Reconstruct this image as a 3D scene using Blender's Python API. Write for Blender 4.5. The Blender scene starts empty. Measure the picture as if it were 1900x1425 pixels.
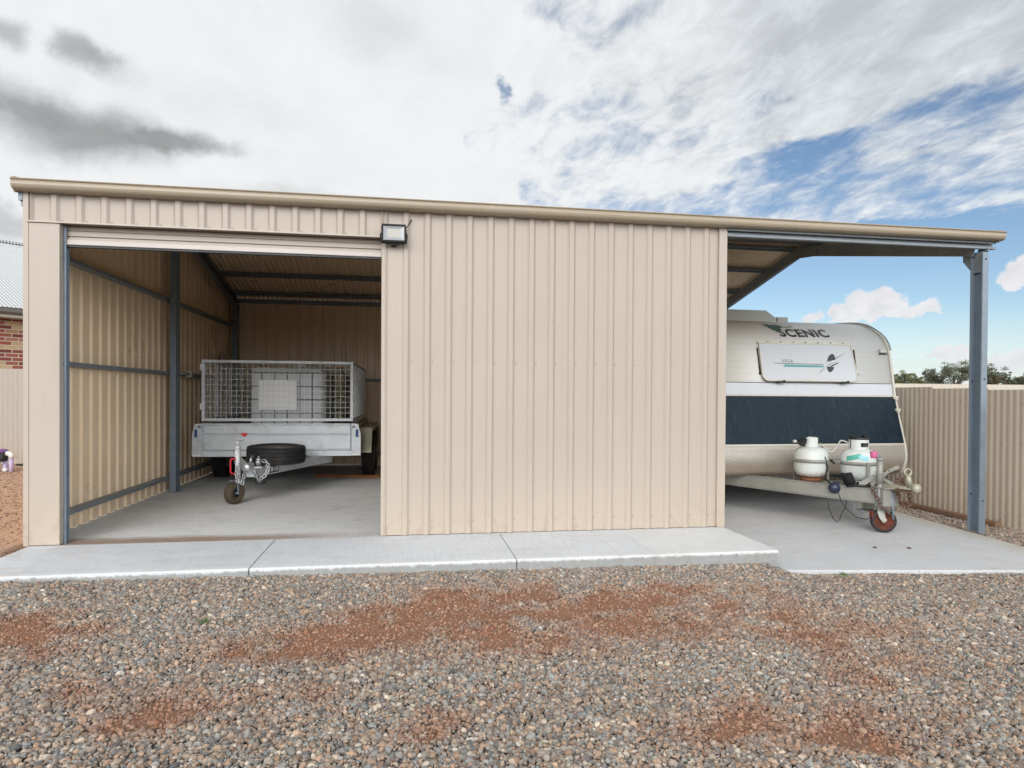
import bpy, bmesh, math, random
import numpy as np
from mathutils import Vector, Matrix, noise
R = math.radians
random.seed(7); np.random.seed(7)
S = bpy.context.scene
COL = S.collection

# ------------------------------------------------------------------ colour / materials
def lin(v):
    v = v / 255.0
    return v / 12.92 if v <= .04045 else ((v + .055) / 1.055) ** 2.4
def rgb(r, g, b): return (lin(r), lin(g), lin(b), 1.0)

class N:
    """small node-tree builder"""
    def __init__(s, tree): s.t = tree; s.n = tree.nodes; s.l = tree.links
    def new(s, typ, **kw):
        n = s.n.new(typ)
        for k, v in kw.items(): setattr(n, k, v)
        return n
    def put(s, sock, v):
        if isinstance(v, bpy.types.NodeSocket): s.l.new(v, sock)
        elif v is not None: sock.default_value = v
    def m(s, op, a, b=None, c=None, clamp=False):
        n = s.new('ShaderNodeMath', operation=op, use_clamp=clamp)
        s.put(n.inputs[0], a)
        if b is not None: s.put(n.inputs[1], b)
        if c is not None: s.put(n.inputs[2], c)
        return n.outputs[0]
    def sstep(s, v, lo, hi, a=0.0, b=1.0):
        n = s.new('ShaderNodeMapRange', interpolation_type='SMOOTHSTEP')
        s.put(n.inputs[0], v); s.put(n.inputs[1], lo); s.put(n.inputs[2], hi); s.put(n.inputs[3], a); s.put(n.inputs[4], b)
        return n.outputs[0]
    def noise(s, vec, scale, detail=4, rough=.55, dist=0.0, out=0):
        n = s.new('ShaderNodeTexNoise'); s.put(n.inputs['Vector'], vec)
        n.inputs['Scale'].default_value = scale; n.inputs['Detail'].default_value = detail
        n.inputs['Roughness'].default_value = rough; n.inputs['Distortion'].default_value = dist
        return n.outputs[out]
    def mixc(s, f, a, b, mode='MIX'):
        n = s.new('ShaderNodeMix', data_type='RGBA', blend_type=mode)
        s.put(n.inputs[0], f); s.put(n.inputs[6], a); s.put(n.inputs[7], b)
        return n.outputs[2]
    def ramp(s, f, stops):
        n = s.new('ShaderNodeValToRGB'); e = n.color_ramp.elements
        while len(e) < len(stops): e.new(.5)
        for i, (p, c) in enumerate(stops): e[i].position = p; e[i].color = c
        s.put(n.inputs[0], f); return n.outputs[0]
    def mapping(s, vec, scale=(1, 1, 1), rot=(0, 0, 0)):
        n = s.new('ShaderNodeMapping'); s.put(n.inputs[0], vec)
        n.inputs['Scale'].default_value = scale; n.inputs['Rotation'].default_value = rot
        return n.outputs[0]
    def xyz(s, vec):
        n = s.new('ShaderNodeSeparateXYZ'); s.put(n.inputs[0], vec); return n.outputs
    def bump(s, h, strength=.2, dist=.01):
        n = s.new('ShaderNodeBump'); s.put(n.inputs['Height'], h)
        n.inputs['Strength'].default_value = strength; n.inputs['Distance'].default_value = dist
        return n.outputs[0]

def base_mat(name):
    m = bpy.data.materials.new(name); m.use_nodes = True
    t = m.node_tree; t.nodes.clear(); b = N(t)
    o = b.new('ShaderNodeOutputMaterial'); p = b.new('ShaderNodeBsdfPrincipled')
    t.links.new(p.outputs[0], o.inputs[0])
    return m, b, p
def wpos(b): return b.new('ShaderNodeNewGeometry').outputs['Position']

def simple(name, col, rough=.5, metal=0.0, var=.12, vs=4.0, bump=0.0, bs=60.0, spec=.5, stretch=(1, 1, 1),
           grime=None, g_amt=.5, g_lo=.45, g_hi=.75, g_scale=3.0, rvar=.1):
    m, b, p = base_mat(name)
    pos = b.mapping(wpos(b), stretch)
    n = b.noise(pos, vs, 6, .6)
    f = b.m('MULTIPLY_ADD', n, 2 * var, 1 - var)
    cm = b.new('ShaderNodeVectorMath', operation='SCALE'); cm.inputs[0].default_value = col[:3]; b.put(cm.inputs['Scale'], f)
    c = cm.outputs[0]
    if grime:
        g = b.noise(b.mapping(wpos(b), stretch), g_scale, 8, .65)
        c = b.mixc(b.m('MULTIPLY', b.sstep(g, g_lo, g_hi), g_amt), c, grime)
    b.put(p.inputs['Base Color'], c)
    b.put(p.inputs['Roughness'], b.m('MULTIPLY_ADD', n, rvar * 2, rough - rvar))
    p.inputs['Metallic'].default_value = metal
    p.inputs['Specular IOR Level'].default_value = spec
    if bump: b.put(p.inputs['Normal'], b.bump(b.noise(wpos(b), bs, 3), bump, .004))
    return m

def sheet_mat(name, col, dust, oil=.25, rough=.42):
    """painted steel sheeting: oil-canning waviness, chalky dust towards the ground, faint streaks"""
    m, b, p = base_mat(name)
    pos = wpos(b); x, y, z = b.xyz(pos)
    n1 = b.noise(pos, .9, 5, .6); n2 = b.noise(b.mapping(pos, (14, 14, .5)), 2.0, 5, .6)
    f = b.m('ADD', b.m('MULTIPLY_ADD', n1, .16, .92), b.m('MULTIPLY_ADD', n2, .10, -.05))
    cm = b.new('ShaderNodeVectorMath', operation='SCALE'); cm.inputs[0].default_value = col[:3]; b.put(cm.inputs['Scale'], f)
    low = b.m('MULTIPLY', b.sstep(b.m('ADD', z, b.m('MULTIPLY', n2, .35)), 1.1, .0), .55)
    c = b.mixc(low, cm.outputs[0], dust)
    n4 = b.noise(b.mapping(pos, (5, 5, 3)), 3.0, 8, .7); sp = b.m('MULTIPLY', b.sstep(n4, .50, .70), b.sstep(z, .34, .02)); c = b.mixc(b.m('MULTIPLY', sp, .38), c, rgb(150, 118, 94))
    run = b.m('MULTIPLY', b.sstep(b.noise(b.mapping(pos, (22, 22, .35)), 1.5, 4, .6), .60, .74), .10); c = b.mixc(run, c, rgb(120, 108, 94))
    sc_ = b.sstep(b.noise(pos, 17, 3, .6), .735, .76); c = b.mixc(b.m('MULTIPLY', sc_, .25), c, rgb(120, 104, 88))
    b.put(p.inputs['Base Color'], c)
    b.put(p.inputs['Roughness'], b.m('MULTIPLY_ADD', n1, .2, rough - .1))
    p.inputs['Specular IOR Level'].default_value = .4
    b.put(p.inputs['Normal'], b.bump(b.noise(b.mapping(pos, (3, 3, 1.2)), 2.2, 3), oil, .01))
    return m

def galv_mat(name, col, rough=.45, metal=.55, cell=90.0, var=.25, dirt=None, damt=.3):
    m, b, p = base_mat(name)
    pos = wpos(b)
    v = b.new('ShaderNodeTexVoronoi'); b.put(v.inputs['Vector'], pos); v.inputs['Scale'].default_value = cell
    sp = b.xyz(v.outputs['Color'])[0]
    n = b.noise(pos, 6, 6, .65)
    f = b.m('ADD', b.m('MULTIPLY_ADD', sp, var, 1 - var * .7), b.m('MULTIPLY_ADD', n, .5, -.25))
    cm = b.new('ShaderNodeVectorMath', operation='SCALE'); cm.inputs[0].default_value = col[:3]; b.put(cm.inputs['Scale'], f)
    c = cm.outputs[0]
    if dirt:
        c = b.mixc(b.m('MULTIPLY', b.sstep(b.noise(pos, 9, 8, .7), .5, .72), damt), c, dirt)
    b.put(p.inputs['Base Color'], c); p.inputs['Metallic'].default_value = metal
    b.put(p.inputs['Roughness'], b.m('MULTIPLY_ADD', n, .3, rough - .12))
    return m

# ------------------------------------------------------------------ mesh builder
MATW = {}      # world matrix of every empty / part parent
class MB:
    def __init__(s): s.v = []; s.f = []; s.mi = []; s.sm = []
    def add(s, vs, fs, mi=0, smooth=False):
        o = len(s.v); s.v += [tuple(v) for v in vs]
        for f in fs: s.f.append([i + o for i in f]); s.mi.append(mi); s.sm.append(smooth)
        return s
    def box(s, x0, x1, y0, y1, z0, z1, mi=0):
        vs = [(x, y, z) for z in (z0, z1) for y in (y0, y1) for x in (x0, x1)]
        return s.add(vs, [(0, 2, 3, 1), (4, 5, 7, 6), (0, 1, 5, 4), (2, 6, 7, 3), (0, 4, 6, 2), (1, 3, 7, 5)], mi)
    def prism(s, poly, p0, p1, up=(0, 0, 1), mi=0, smooth=False, caps=True):
        """extrude closed 2D polygon (a,b) from p0 to p1; a = side axis, b = up axis"""
        p0 = Vector(p0); p1 = Vector(p1); d = (p1 - p0).normalized(); up = Vector(up)
        a = d.cross(up).normalized(); u = a.cross(d).normalized()
        n = len(poly); vs = [p0 + a * q[0] + u * q[1] for q in poly] + [p1 + a * q[0] + u * q[1] for q in poly]
        fs = [(i, (i + 1) % n, n + (i + 1) % n, n + i) for i in range(n)]
        s.add(vs, fs, mi, smooth)
        if caps: s.add(vs, [tuple(range(n))[::-1], tuple(range(n, 2 * n))], mi)
        return s
    def beam(s, p0, p1, w, h, up=(0, 0, 1), mi=0):
        return s.prism([(-w / 2, -h / 2), (w / 2, -h / 2), (w / 2, h / 2), (-w / 2, h / 2)], p0, p1, up, mi)
    def tube(s, pts, r, n=8, mi=0, smooth=True, caps=True, closed=False):
        pts = [Vector(p) for p in pts]; k = len(pts); rs = r if isinstance(r, (list, tuple)) else [r] * k
        vs = []; prev = None
        for i, p in enumerate(pts):
            if closed: t = pts[(i + 1) % k] - pts[i - 1]
            else: t = pts[min(i + 1, k - 1)] - pts[max(i - 1, 0)]
            t = t.normalized() if t.length > 1e-9 else Vector((0, 0, 1))
            if prev is None:
                a = t.cross(Vector((0, 0, 1)) if abs(t.z) < .9 else Vector((1, 0, 0))).normalized()
            else: a = (prev - t * prev.dot(t)).normalized()
            prev = a; bb = t.cross(a)
            for j in range(n):
                q = 2 * math.pi * j / n
                vs.append(p + (a * math.cos(q) + bb * math.sin(q)) * rs[i])
        fs = []
        for i in range(k if closed else k - 1):
            i2 = (i + 1) % k
            for j in range(n):
                j2 = (j + 1) % n; fs.append((i * n + j, i * n + j2, i2 * n + j2, i2 * n + j))
        s.add(vs, fs, mi, smooth)
        if caps and not closed: s.add(vs, [tuple(range(n))[::-1], tuple(range((k - 1) * n, k * n))], mi)
        return s
    def lathe(s, prof, c, axis=(0, 0, 1), n=32, mi=0, smooth=True, arc=None, flat=()):
        """prof: (r, h) pairs along axis"""
        c = Vector(c); ax = Vector(axis).normalized()
        a = ax.cross(Vector((0, 0, 1)) if abs(ax.z) < .9 else Vector((1, 0, 0))).normalized(); bb = ax.cross(a)
        full = arc is None; a0, a1 = arc or (0, 2 * math.pi); m = n if full else n + 1; vs = []
        for r, h in prof:
            for j in range(m):
                q = a0 + (a1 - a0) * j / n
                vs.append(c + ax * h + (a * math.cos(q) + bb * math.sin(q)) * r)
        fs = []
        for i in range(len(prof) - 1):
            for j in range(n):
                j2 = (j + 1) % m; fs.append((i * m + j, i * m + j2, (i + 1) * m + j2, (i + 1) * m + j))
        return s.add(vs, fs, mi, smooth)
    def merge(s, o, M=None, mi=None):
        off = len(s.v)
        s.v += [tuple(M @ Vector(v)) if M else v for v in o.v]
        for f, k, sm in zip(o.f, o.mi, o.sm): s.f.append([i + off for i in f]); s.mi.append(k if mi is None else mi); s.sm.append(sm)
        return s
    def build(s, name, mats, parent=None, local=False, recalc=True):
        me = bpy.data.meshes.new(name)
        vs = s.v
        if parent is not None and not local:
            inv = MATW[parent.name].inverted(); vs = [inv @ Vector(v) for v in vs]
        me.from_pydata([tuple(v) for v in vs], [], s.f)
        for m in (mats if isinstance(mats, (list, tuple)) else [mats]): me.materials.append(m)
        me.polygons.foreach_set('material_index', s.mi); me.polygons.foreach_set('use_smooth', s.sm)
        if recalc:
            bm = bmesh.new(); bm.from_mesh(me); bmesh.ops.remove_doubles(bm, verts=bm.verts, dist=1e-5)
            bmesh.ops.recalc_face_normals(bm, faces=bm.faces); bm.to_mesh(me); bm.free()
        me.update()
        o = bpy.data.objects.new(name, me); COL.objects.link(o)
        if parent is not None: o.parent = parent; MATW[o.name] = MATW[parent.name]
        else: MATW[o.name] = Matrix.Identity(4)
        return o

def thing(name, label, cat, loc=(0, 0, 0), rotz=0.0, group=None):
    o = bpy.data.objects.new(name, None); COL.objects.link(o)
    o.location = loc; o.rotation_euler = (0, 0, rotz); o.empty_display_size = .1
    MATW[o.name] = Matrix.Translation(loc) @ Matrix.Rotation(rotz, 4, 'Z')
    o['label'] = label; o['category'] = cat
    if group: o['group'] = group
    return o
def tag(o, label, cat, group=None):
    o['label'] = label; o['category'] = cat
    if group: o['group'] = group
    return o
def structure(o): o['kind'] = 'structure'; return o

def bevel(o, w, seg=2, angle=30):
    m = o.modifiers.new('bevel', 'BEVEL'); m.width = w; m.segments = seg; m.limit_method = 'ANGLE'; m.angle_limit = R(angle)
    return o
def rounded(w, h, r, n=5):
    pts = []
    for cx, cy, a0 in ((w / 2 - r, h / 2 - r, 0), (-w / 2 + r, h / 2 - r, 90), (-w / 2 + r, -h / 2 + r, 180), (w / 2 - r, -h / 2 + r, 270)):
        for i in range(n + 1):
            q = R(a0 + 90 * i / n); pts.append((cx + r * math.cos(q), cy + r * math.sin(q)))
    return pts
def cprof(d, w, t=.004, lip=.018):
    """C section polygon, web at a=0, flanges towards +a, depth along b"""
    h = d / 2
    return [(0, -h), (w, -h), (w, -h + lip), (w - t, -h + lip), (w - t, -h + t), (t, -h + t), (t, h - t), (w - t, h - t), (w - t, h - lip), (w, h - lip), (w, h), (0, h)]

# ------------------------------------------------------------------ shared materials
M = {}
M['cream'] = sheet_mat('painted_cream_steel', rgb(176, 165, 153), rgb(186, 170, 153))
M['cream_in'] = sheet_mat('cream_steel_inside_lightened', rgb(240, 214, 180), rgb(240, 214, 183), .25, .30)  # inside copy of the cream, lightened to stand in for more light indoors
M['flash'] = sheet_mat('cream_flashing', rgb(178, 167, 155), rgb(187, 171, 153), .12)
M['gutter'] = sheet_mat('gutter_paint', rgb(164, 151, 132), rgb(164, 151, 132), .1, .35)
M['rail'] = simple('roller_bottom_rail', rgb(172, 164, 158), .4, .2, .08)
M['galv'] = galv_mat('galvanised_steel', rgb(126, 138, 150), .42, .22, 70, .09)
M['galv_dark'] = galv_mat('galvanised_steel_weathered', rgb(134, 141, 147), .5, .25, 70, .2)
M['trl'] = galv_mat('galvanised_trailer_steel', rgb(206, 210, 214), .5, .25, 130, .14, rgb(120, 112, 100), .35)
M['trl2'] = galv_mat('dull_galvanised_guard', rgb(172, 170, 150), .5, .35, 120, .2, rgb(110, 98, 78), .5)
M['wire'] = simple('cage_wire', rgb(226, 228, 226), .4, .2, .1)
M['black'] = simple('black_plastic', rgb(26, 27, 30), .45, 0, .2)
M['matt_black'] = simple('matt_black_casing', rgb(15, 15, 16), .6, 0, .1, spec=.3)
M['rubber'] = simple('tyre_rubber', rgb(42, 42, 43), .75, 0, .25, 12, .25, 120, .3, grime=rgb(105, 95, 82), g_amt=.35)
M['rubber_dusty'] = simple('dusty_tyre_rubber', rgb(84, 74, 62), .85, 0, .3, 20, .4, 150, .25, grime=rgb(130, 112, 90), g_amt=.6, g_lo=.4)
M['red'] = simple('red_plastic', rgb(196, 34, 48), .4)
M['pink'] = simple('faded_pink_plastic', rgb(200, 96, 140), .5)
M['chain'] = simple('zinc_chain', rgb(190, 192, 195), .35, .7, .15, 20)
M['rust'] = simple('rust', rgb(112, 84, 70), .75, .2, .4, 25, .3, 90, .2, grime=rgb(140, 136, 130), g_amt=.7, g_scale=30)
M['rust_orange'] = simple('bright_rust', rgb(128, 86, 60), .85, 0, .4, 30, .3, 90, .2)
M['timber'] = simple('timber_plank', rgb(150, 98, 58), .7, 0, .3, 6, .2, 60, .3, (1, 9, 9), grime=rgb(92, 56, 30), g_amt=.5)
M['rim_dark'] = galv_mat('dull_dark_rim', rgb(96, 92, 88), .55, .3, 70, .2, rgb(70, 62, 52), .5)
M['blue'] = simple('blue_reflector', rgb(38, 72, 130), .3, 0, .15)
M['white'] = simple('white_plastic', rgb(228, 228, 224), .4, 0, .06)
M['grey_pl'] = simple('grey_plastic', rgb(186, 186, 180), .5)
# ------------------------------------------------------------------ camera
cam = bpy.data.cameras.new('camera'); co = bpy.data.objects.new('camera', cam); COL.objects.link(co)
cam.sensor_width = 36.0; cam.lens = 22.74; cam.shift_y = .01739; cam.clip_start = .05; cam.clip_end = 3000
cr = Vector((0.98714843, -0.15966486, 0.00671684)); cu = Vector((-0.00509048, 0.01059289, 0.99993094)); cf = Vector((0.15972499, 0.98711444, -0.00964398))
mw = Matrix((cr, cu, -cf)).transposed().to_4x4(); mw.translation = Vector((0, -5.6997, 1.2235))
co.matrix_world = mw
S.camera = co
S.render.resolution_x = 1024; S.render.resolution_y = 768
S.view_settings.view_transform = 'Standard'; S.view_settings.look = 'None'; S.view_settings.exposure = 0
S.render.engine = 'CYCLES'

# ------------------------------------------------------------------ light: sun behind thin cloud, front-left and high
SUN_EL, SUN_AZ = R(28), R(-163)      # azimuth measured from +Y towards +X
sd = Vector((math.sin(SUN_AZ) * math.cos(SUN_EL), math.cos(SUN_AZ) * math.cos(SUN_EL), math.sin(SUN_EL)))
sl = bpy.data.lights.new('sun', 'SUN'); sl.energy = 1.5; sl.angle = R(30); sl.color = (1.0, .96, .91)
so = bpy.data.objects.new('sun', sl); COL.objects.link(so); so.rotation_euler = sd.to_track_quat('Z', 'Y').to_euler(); so.location = (-5, -8, 12)

def build_world():
    w = bpy.data.worlds.new('World'); S.world = w; w.use_nodes = True
    t = w.node_tree; t.nodes.clear(); b = N(t)
    out = b.new('ShaderNodeOutputWorld')
    d = b.new('ShaderNodeTexCoord').outputs['Generated']
    nn = b.new('ShaderNodeVectorMath', operation='NORMALIZE'); b.put(nn.inputs[0], d); d = nn.outputs[0]
    x, y, z = b.xyz(d)
    zc = b.m('ADD', b.m('MAXIMUM', z, 0.0), .10)
    cv = b.new('ShaderNodeCombineXYZ'); b.put(cv.inputs[0], b.m('DIVIDE', x, zc)); b.put(cv.inputs[1], b.m('DIVIDE', y, zc)); b.put(cv.inputs[2], 3.7)
    P = cv.outputs[0]
    az = b.m('MULTIPLY', b.m('ARCTAN2', x, y), 180 / math.pi)
    el = b.m('MULTIPLY', b.m('ARCSINE', z), 180 / math.pi)
    # warp for ragged edges
    wv = b.noise(P, 3.0, 4, .6, 0, 1)
    wx, wy, wz = b.xyz(wv)
    azw = b.m('ADD', az, b.m('MULTIPLY_ADD', wx, 9, -4.5)); elw = b.m('ADD', el, b.m('MULTIPLY_ADD', wy, 4.4, -2.2))
    mn = b.noise(d, 7, 6, .6, 0, 1); vx, vy, vz = b.xyz(mn)
    azm = b.m('ADD', az, b.m('MULTIPLY_ADD', vx, 10, -5.0)); elm = b.m('ADD', el, b.m('MULTIPLY_ADD', vy, 5, -2.5))
    wn = b.noise(d, 14, 5, .62, 0, 1); ux, uy, uz = b.xyz(wn)
    azf = b.m('ADD', az, b.m('MULTIPLY_ADD', ux, 6, -3.0)); elf = b.m('ADD', el, b.m('MULTIPLY_ADD', uy, 4, -2.0))
    def blob(a, e, ra, re, lo=1.3, hi=.4, slope=0.0, fine=False, flat=None):
        da = b.m('SUBTRACT', azm if fine == 2 else azf if fine else azw, a); de = b.m('SUBTRACT', elm if fine == 2 else elf if fine else elw, e)
        if slope: de = b.m('SUBTRACT', de, b.m('MULTIPLY', da, slope))
        if flat: de = b.m('MULTIPLY', de, b.m('MULTIPLY_ADD', b.m('LESS_THAN', de, 0), flat - 1, 1.0))
        da = b.m('DIVIDE', da, ra); de = b.m('DIVIDE', de, re)
        r = b.m('SQRT', b.m('ADD', b.m('MULTIPLY', da, da), b.m('MULTIPLY', de, de)))
        return b.sstep(r, lo, hi)
    def total(lst):
        r = None
        for s_, v in lst:
            q = b.m('MULTIPLY', v, s_); r = q if r is None else b.m('ADD', r, q)
        return r
    low = b.m('MULTIPLY', b.sstep(b.m('SUBTRACT', elw, b.m('MULTIPLY', b.sstep(az, 20, 45), 0.0)), 13.8, 11.2), b.sstep(azw, 13, 22))
    front = b.sstep(y, -.1, .35)
    D = total([(.50, blob(33.5, 18.5, 4.8, 1.0, 1.7, .1, .05)), (.52, blob(44, 20.6, 6.5, 1.2, 1.7, .1, .1)), (.34, blob(40, 18.0, 14, 2.4, 1.6, .1, .12)), (.40, blob(24, 15.6, 12, 2.2, 1.6, .1)), (.42, blob(42, 14.4, 14, 2.6, 1.5, .2, .06)),
               (.50, blob(7.6, 25.8, .7, 1.0, 1.8, .1, 0, True)), (.40, blob(11, 18.0, .9, 1.0, 1.8, .1, 0, True)), (.30, blob(17, 30.4, 6, 1.6, 1.7, .1)), (.28, blob(15, 28, 2.2, 1.2, 1.7, .1)), (.26, blob(14, 22, 9, 5, 1.6, .1)), (.22, blob(27, 23, 9, 4, 1.6, .1)), (1.2, low)])
    D = b.m('MULTIPLY', D, front)
    n1 = b.noise(b.mapping(P, (1, .8, 1), (0, 0, .5)), 2.6, 8, .66, .35); n2 = b.noise(b.mapping(P, (1, .55, 1), (0, 0, .7)), 11.0, 5, .62, .4)
    nn1 = b.m('ADD', b.m('MULTIPLY', n1, .55), b.m('MULTIPLY', n2, .45))
    nn1 = b.m('MULTIPLY_ADD', b.m('SUBTRACT', nn1, .5), 1.9, .5)
    mask = b.sstep(b.m('SUBTRACT', b.m('ADD', nn1, .46), D), .20, .80)
    # cloud brightness
    n3 = b.noise(P, 1.4, 2, .6); n4 = b.noise(b.mapping(P, (1.2, .8, 1), (0, 0, -.4)), 4.2, 7, .62, .4); n5 = n2
    base = b.m('ADD', b.m('MULTIPLY_ADD', n4, .34, .67), b.m('MULTIPLY_ADD', n3, .30, -.15))
    base = b.m('ADD', base, b.m('MULTIPLY', b.m('MULTIPLY_ADD', n5, .8, -.40), b.sstep(az, 0, 25)))
    greyr = b.m('MULTIPLY', b.sstep(azw, 12, 42), b.sstep(elw, 9, 25))
    base = b.m('SUBTRACT', base, b.m('MULTIPLY', greyr, .27))
    base = b.m('MULTIPLY_ADD', b.sstep(base, .38, .94), .33, .61)
    dark = total([(.88, blob(-23.6, 18.5, 6.2, 1.8, 1.5, .25, .07, 2)), (.60, blob(-28.5, 19.6, 3.4, 1.3, 1.5, .2, .1, 2)), (.70, blob(-17.6, 19.2, 2.8, 1.0, 1.5, .2, .02, 2)), (.70, blob(-24.4, 23.7, 1.9, 1.0, 1.5, .2, -.12, 2)), (.25, blob(-22.4, 23.0, 1.6, .9, 1.6, .1, -.2, 2)), (.60, blob(-29.5, 23.4, 1.8, 1.0, 1.5, .2, 0, 2)),
                  (.45, blob(-28.7, 11.6, 1.6, 1.2, 1.4, .3, 0, True)), (.22, blob(-10, 15.6, 6, .8, 1.5, .2, 0, 2)), (.2, blob(-4, 29, 4, 2.5, 1.5, .2))])
    dark = b.m('MULTIPLY', b.m('MINIMUM', dark, .92), front)
    dk = b.m('ADD', b.m('MULTIPLY_ADD', n4, .22, .22), b.m('MULTIPLY_ADD', n5, .16, -.08))
    val = b.m('ADD', b.m('MULTIPLY', base, b.m('SUBTRACT', 1.0, dark)), b.m('MULTIPLY', dk, dark))
    glow = b.m('MULTIPLY', b.sstep(y, -.05, -.7), b.sstep(z, .70, .25))
    val = b.m('MULTIPLY', val, b.m('MULTIPLY_ADD', glow, 2.9, 1.0))     # unseen overcast behind the camera, brightness added to light the open bay
    tint = b.mixc(b.m('MULTIPLY', greyr, 1.0), (.965, .985, 1.0, 1), (.88, .94, 1.0, 1))
    cc = b.new('ShaderNodeVectorMath', operation='SCALE'); b.put(cc.inputs[0], tint); b.put(cc.inputs['Scale'], val)
    # small cumulus low on the right
    cum = None; shade = None
    for a, e, ra, re in ((36.7, 6.6, 1.7, .8), (38.6, 7.1, 1.9, 1.25), (41.2, 6.75, 1.9, .7), (47.3, 8.7, 1.6, 1.2), (33.6, 6.2, 1.3, .5), (37.0, 5.95, 1.6, .35), (37.6, 1.9, 1.5, .5), (43.0, 3.0, 2.0, .75), (46.8, 2.6, 1.4, .8), (44.3, 2.3, 1.5, .4), (53, 5, 3, 1.2), (60, 7, 4, 1.5)):
        q = blob(a, e, ra * 1.1, re * 1.1, 1.25, .55, 0, True, 1.7)
        cum = q if cum is None else b.m('MAXIMUM', cum, q)
    cn = b.noise(d, 34, 5, .6)
    cum = b.m('MULTIPLY', b.sstep(b.m('ADD', cum, b.m('MULTIPLY_ADD', cn, .9, -.45)), .25, .85), front)
    cumv = b.m('MULTIPLY_ADD', cn, .5, .60)
    cc2 = b.new('ShaderNodeCombineXYZ')
    b.put(cc2.inputs[0], cumv); b.put(cc2.inputs[1], b.m('MULTIPLY', cumv, .985)); b.put(cc2.inputs[2], b.m('MULTIPLY', cumv, 1.0))
    ccol = b.mixc(cum, cc.outputs[0], cc2.outputs[0])
    amask = b.m('MAXIMUM', mask, b.m('MULTIPLY', cum, .93))
    haze = b.m('MULTIPLY', b.sstep(el, 7.5, -.5), .72)
    ccol = b.mixc(haze, ccol, b.mixc(cum, (.62, .76, .90, 1), (.80, .84, .88, 1))); amask = b.m('MAXIMUM', amask, haze)
    sky = b.new('ShaderNodeTexSky', sky_type='NISHITA'); sky.sun_disc = False
    sky.sun_elevation = SUN_EL; sky.sun_rotation = SUN_AZ; sky.air_density = 1.0; sky.dust_density = .1; sky.ozone_density = 2.6
    b1 = b.new('ShaderNodeBackground'); b.put(b1.inputs[0], sky.outputs[0]); b1.inputs[1].default_value = .105
    b2 = b.new('ShaderNodeBackground'); b.put(b2.inputs[0], ccol); b2.inputs[1].default_value = .98
    mx = b.new('ShaderNodeMixShader'); b.put(mx.inputs[0], amask); t.links.new(b1.outputs[0], mx.inputs[1]); t.links.new(b2.outputs[0], mx.inputs[2])
    t.links.new(mx.outputs[0], out.inputs[0])
build_world()
S.world.cycles.sampling_method = 'MANUAL'; S.world.cycles.sample_map_resolution = 256

# ------------------------------------------------------------------ ground, with red-dirt patches where the gravel has been driven through
BLOBS = [(-1.93,-1.98,0.33,0.31,1),(-2.10,-1.84,0.23,0.24,0.8),(-0.84,-2.27,0.30,0.16,0.8),(-0.38,-2.12,0.35,0.22,0.9),(0.02,-1.71,0.40,0.22,0.9),(0.51,-1.46,0.43,0.17,0.7),(-0.10,-1.96,0.40,0.26,0.9),(0.92,-2.02,0.89,0.41,0.8),(1.51,-1.59,0.54,0.29,0.9),(2.05,-1.67,0.44,0.37,0.6),(0.49,-2.36,0.57,0.21,0.5),(0.22,-3.01,0.20,0.11,1),(0.46,-2.90,0.14,0.10,0.8),(0.10,-3.16,0.13,0.06,0.9),(-1.18,-2.97,0.27,0.12,0.8),(-0.93,-2.84,0.18,0.13,0.5),(-0.46,-2.71,0.14,0.16,0.4),(2.19,-2.46,0.45,0.35,0.5),(1.56,-3.21,0.41,0.20,0.6),(2.20,-2.88,0.32,0.11,0.6),(-1.51,-2.61,0.23,0.18,0.5),(0.92,-1.27,0.23,0.13,0.5),(-1.48,-1.44,0.20,0.17,0.3),(-1.65,-1.56,0.16,0.11,0.4),(2.35,-3.33,0.28,0.29,0.4),(1.67,-3.44,0.21,0.11,0.6),(-3.4,-2.2,.9,.4,.8),(4.2,-2.6,.8,.4,.5),(-2.6,-3.3,.6,.3,.6),(1.2,-1.85,1.5,.5,.34),(-2.0,-2.0,.6,.4,.4),(2.3,-2.6,.9,.5,.28),(-1.0,-2.8,.9,.3,.42),(1.5,-3.3,.55,.22,.5),(-.7,-2.2,.9,.22,.35),(2.9,-2.1,.7,.3,.4)]
def fbm(x, y, s, o=4):
    return noise.fractal(Vector((x * s, y * s, 2.3)), 1.0, 2.0, o)
def dirt_mask(x, y):
    if not (-6 < x < 7 and -5 < y < -.6): return 0.0
    dx = x + .16 * fbm(x + 9, y, 2.2); dy = y + .10 * fbm(x, y + 17, 2.2); v = 0
    for bx, by, rx, ry, s_ in BLOBS:
        q = ((dx - bx) / rx) ** 2 + ((dy - by) / ry) ** 2
        if q < 3: v += s_ * math.exp(-q * 1.1)
    v = v * (.85 + .9 * fbm(x, y, 5.0)) + .25 * fbm(x + 3, y + 5, 1.3)
    return max(0.0, min(1.0, (v - .12) * 1.0))
def smooth(e0, e1, v):
    t = max(0, min(1, (v - e0) / (e1 - e0))); return t * t * (3 - 2 * t)
def ground_z(x, y):
    if y < -.5:
        t = max(0, min(1, (x + 3.0) / 6.0)); zf = -.045 - .065 * t - .055 * smooth(2.8, 3.0, x) * smooth(-2.2, -1.2, y)
        zf -= .03 * smooth(-1.2, -3.0, y)
        if x < -3.05: zf = -.02 - .03 * smooth(-1.0, -2.2, y)
    elif x < -3.05: zf = -.015
    else: zf = -.165
    if abs(x) < 12 and abs(y) < 12: zf += (.011 * smooth(-1.0, -1.5, y) + .004) * fbm(x, y, 1.7) + .005 * fbm(x, y, 6.0)
    if -2.93 < x < 2.86 and -.85 < y < 5.6: zf = -.3
    if 2.86 <= x < 5.45 and -1.02 < y < 5.6: zf = -.3
    return zf
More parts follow.
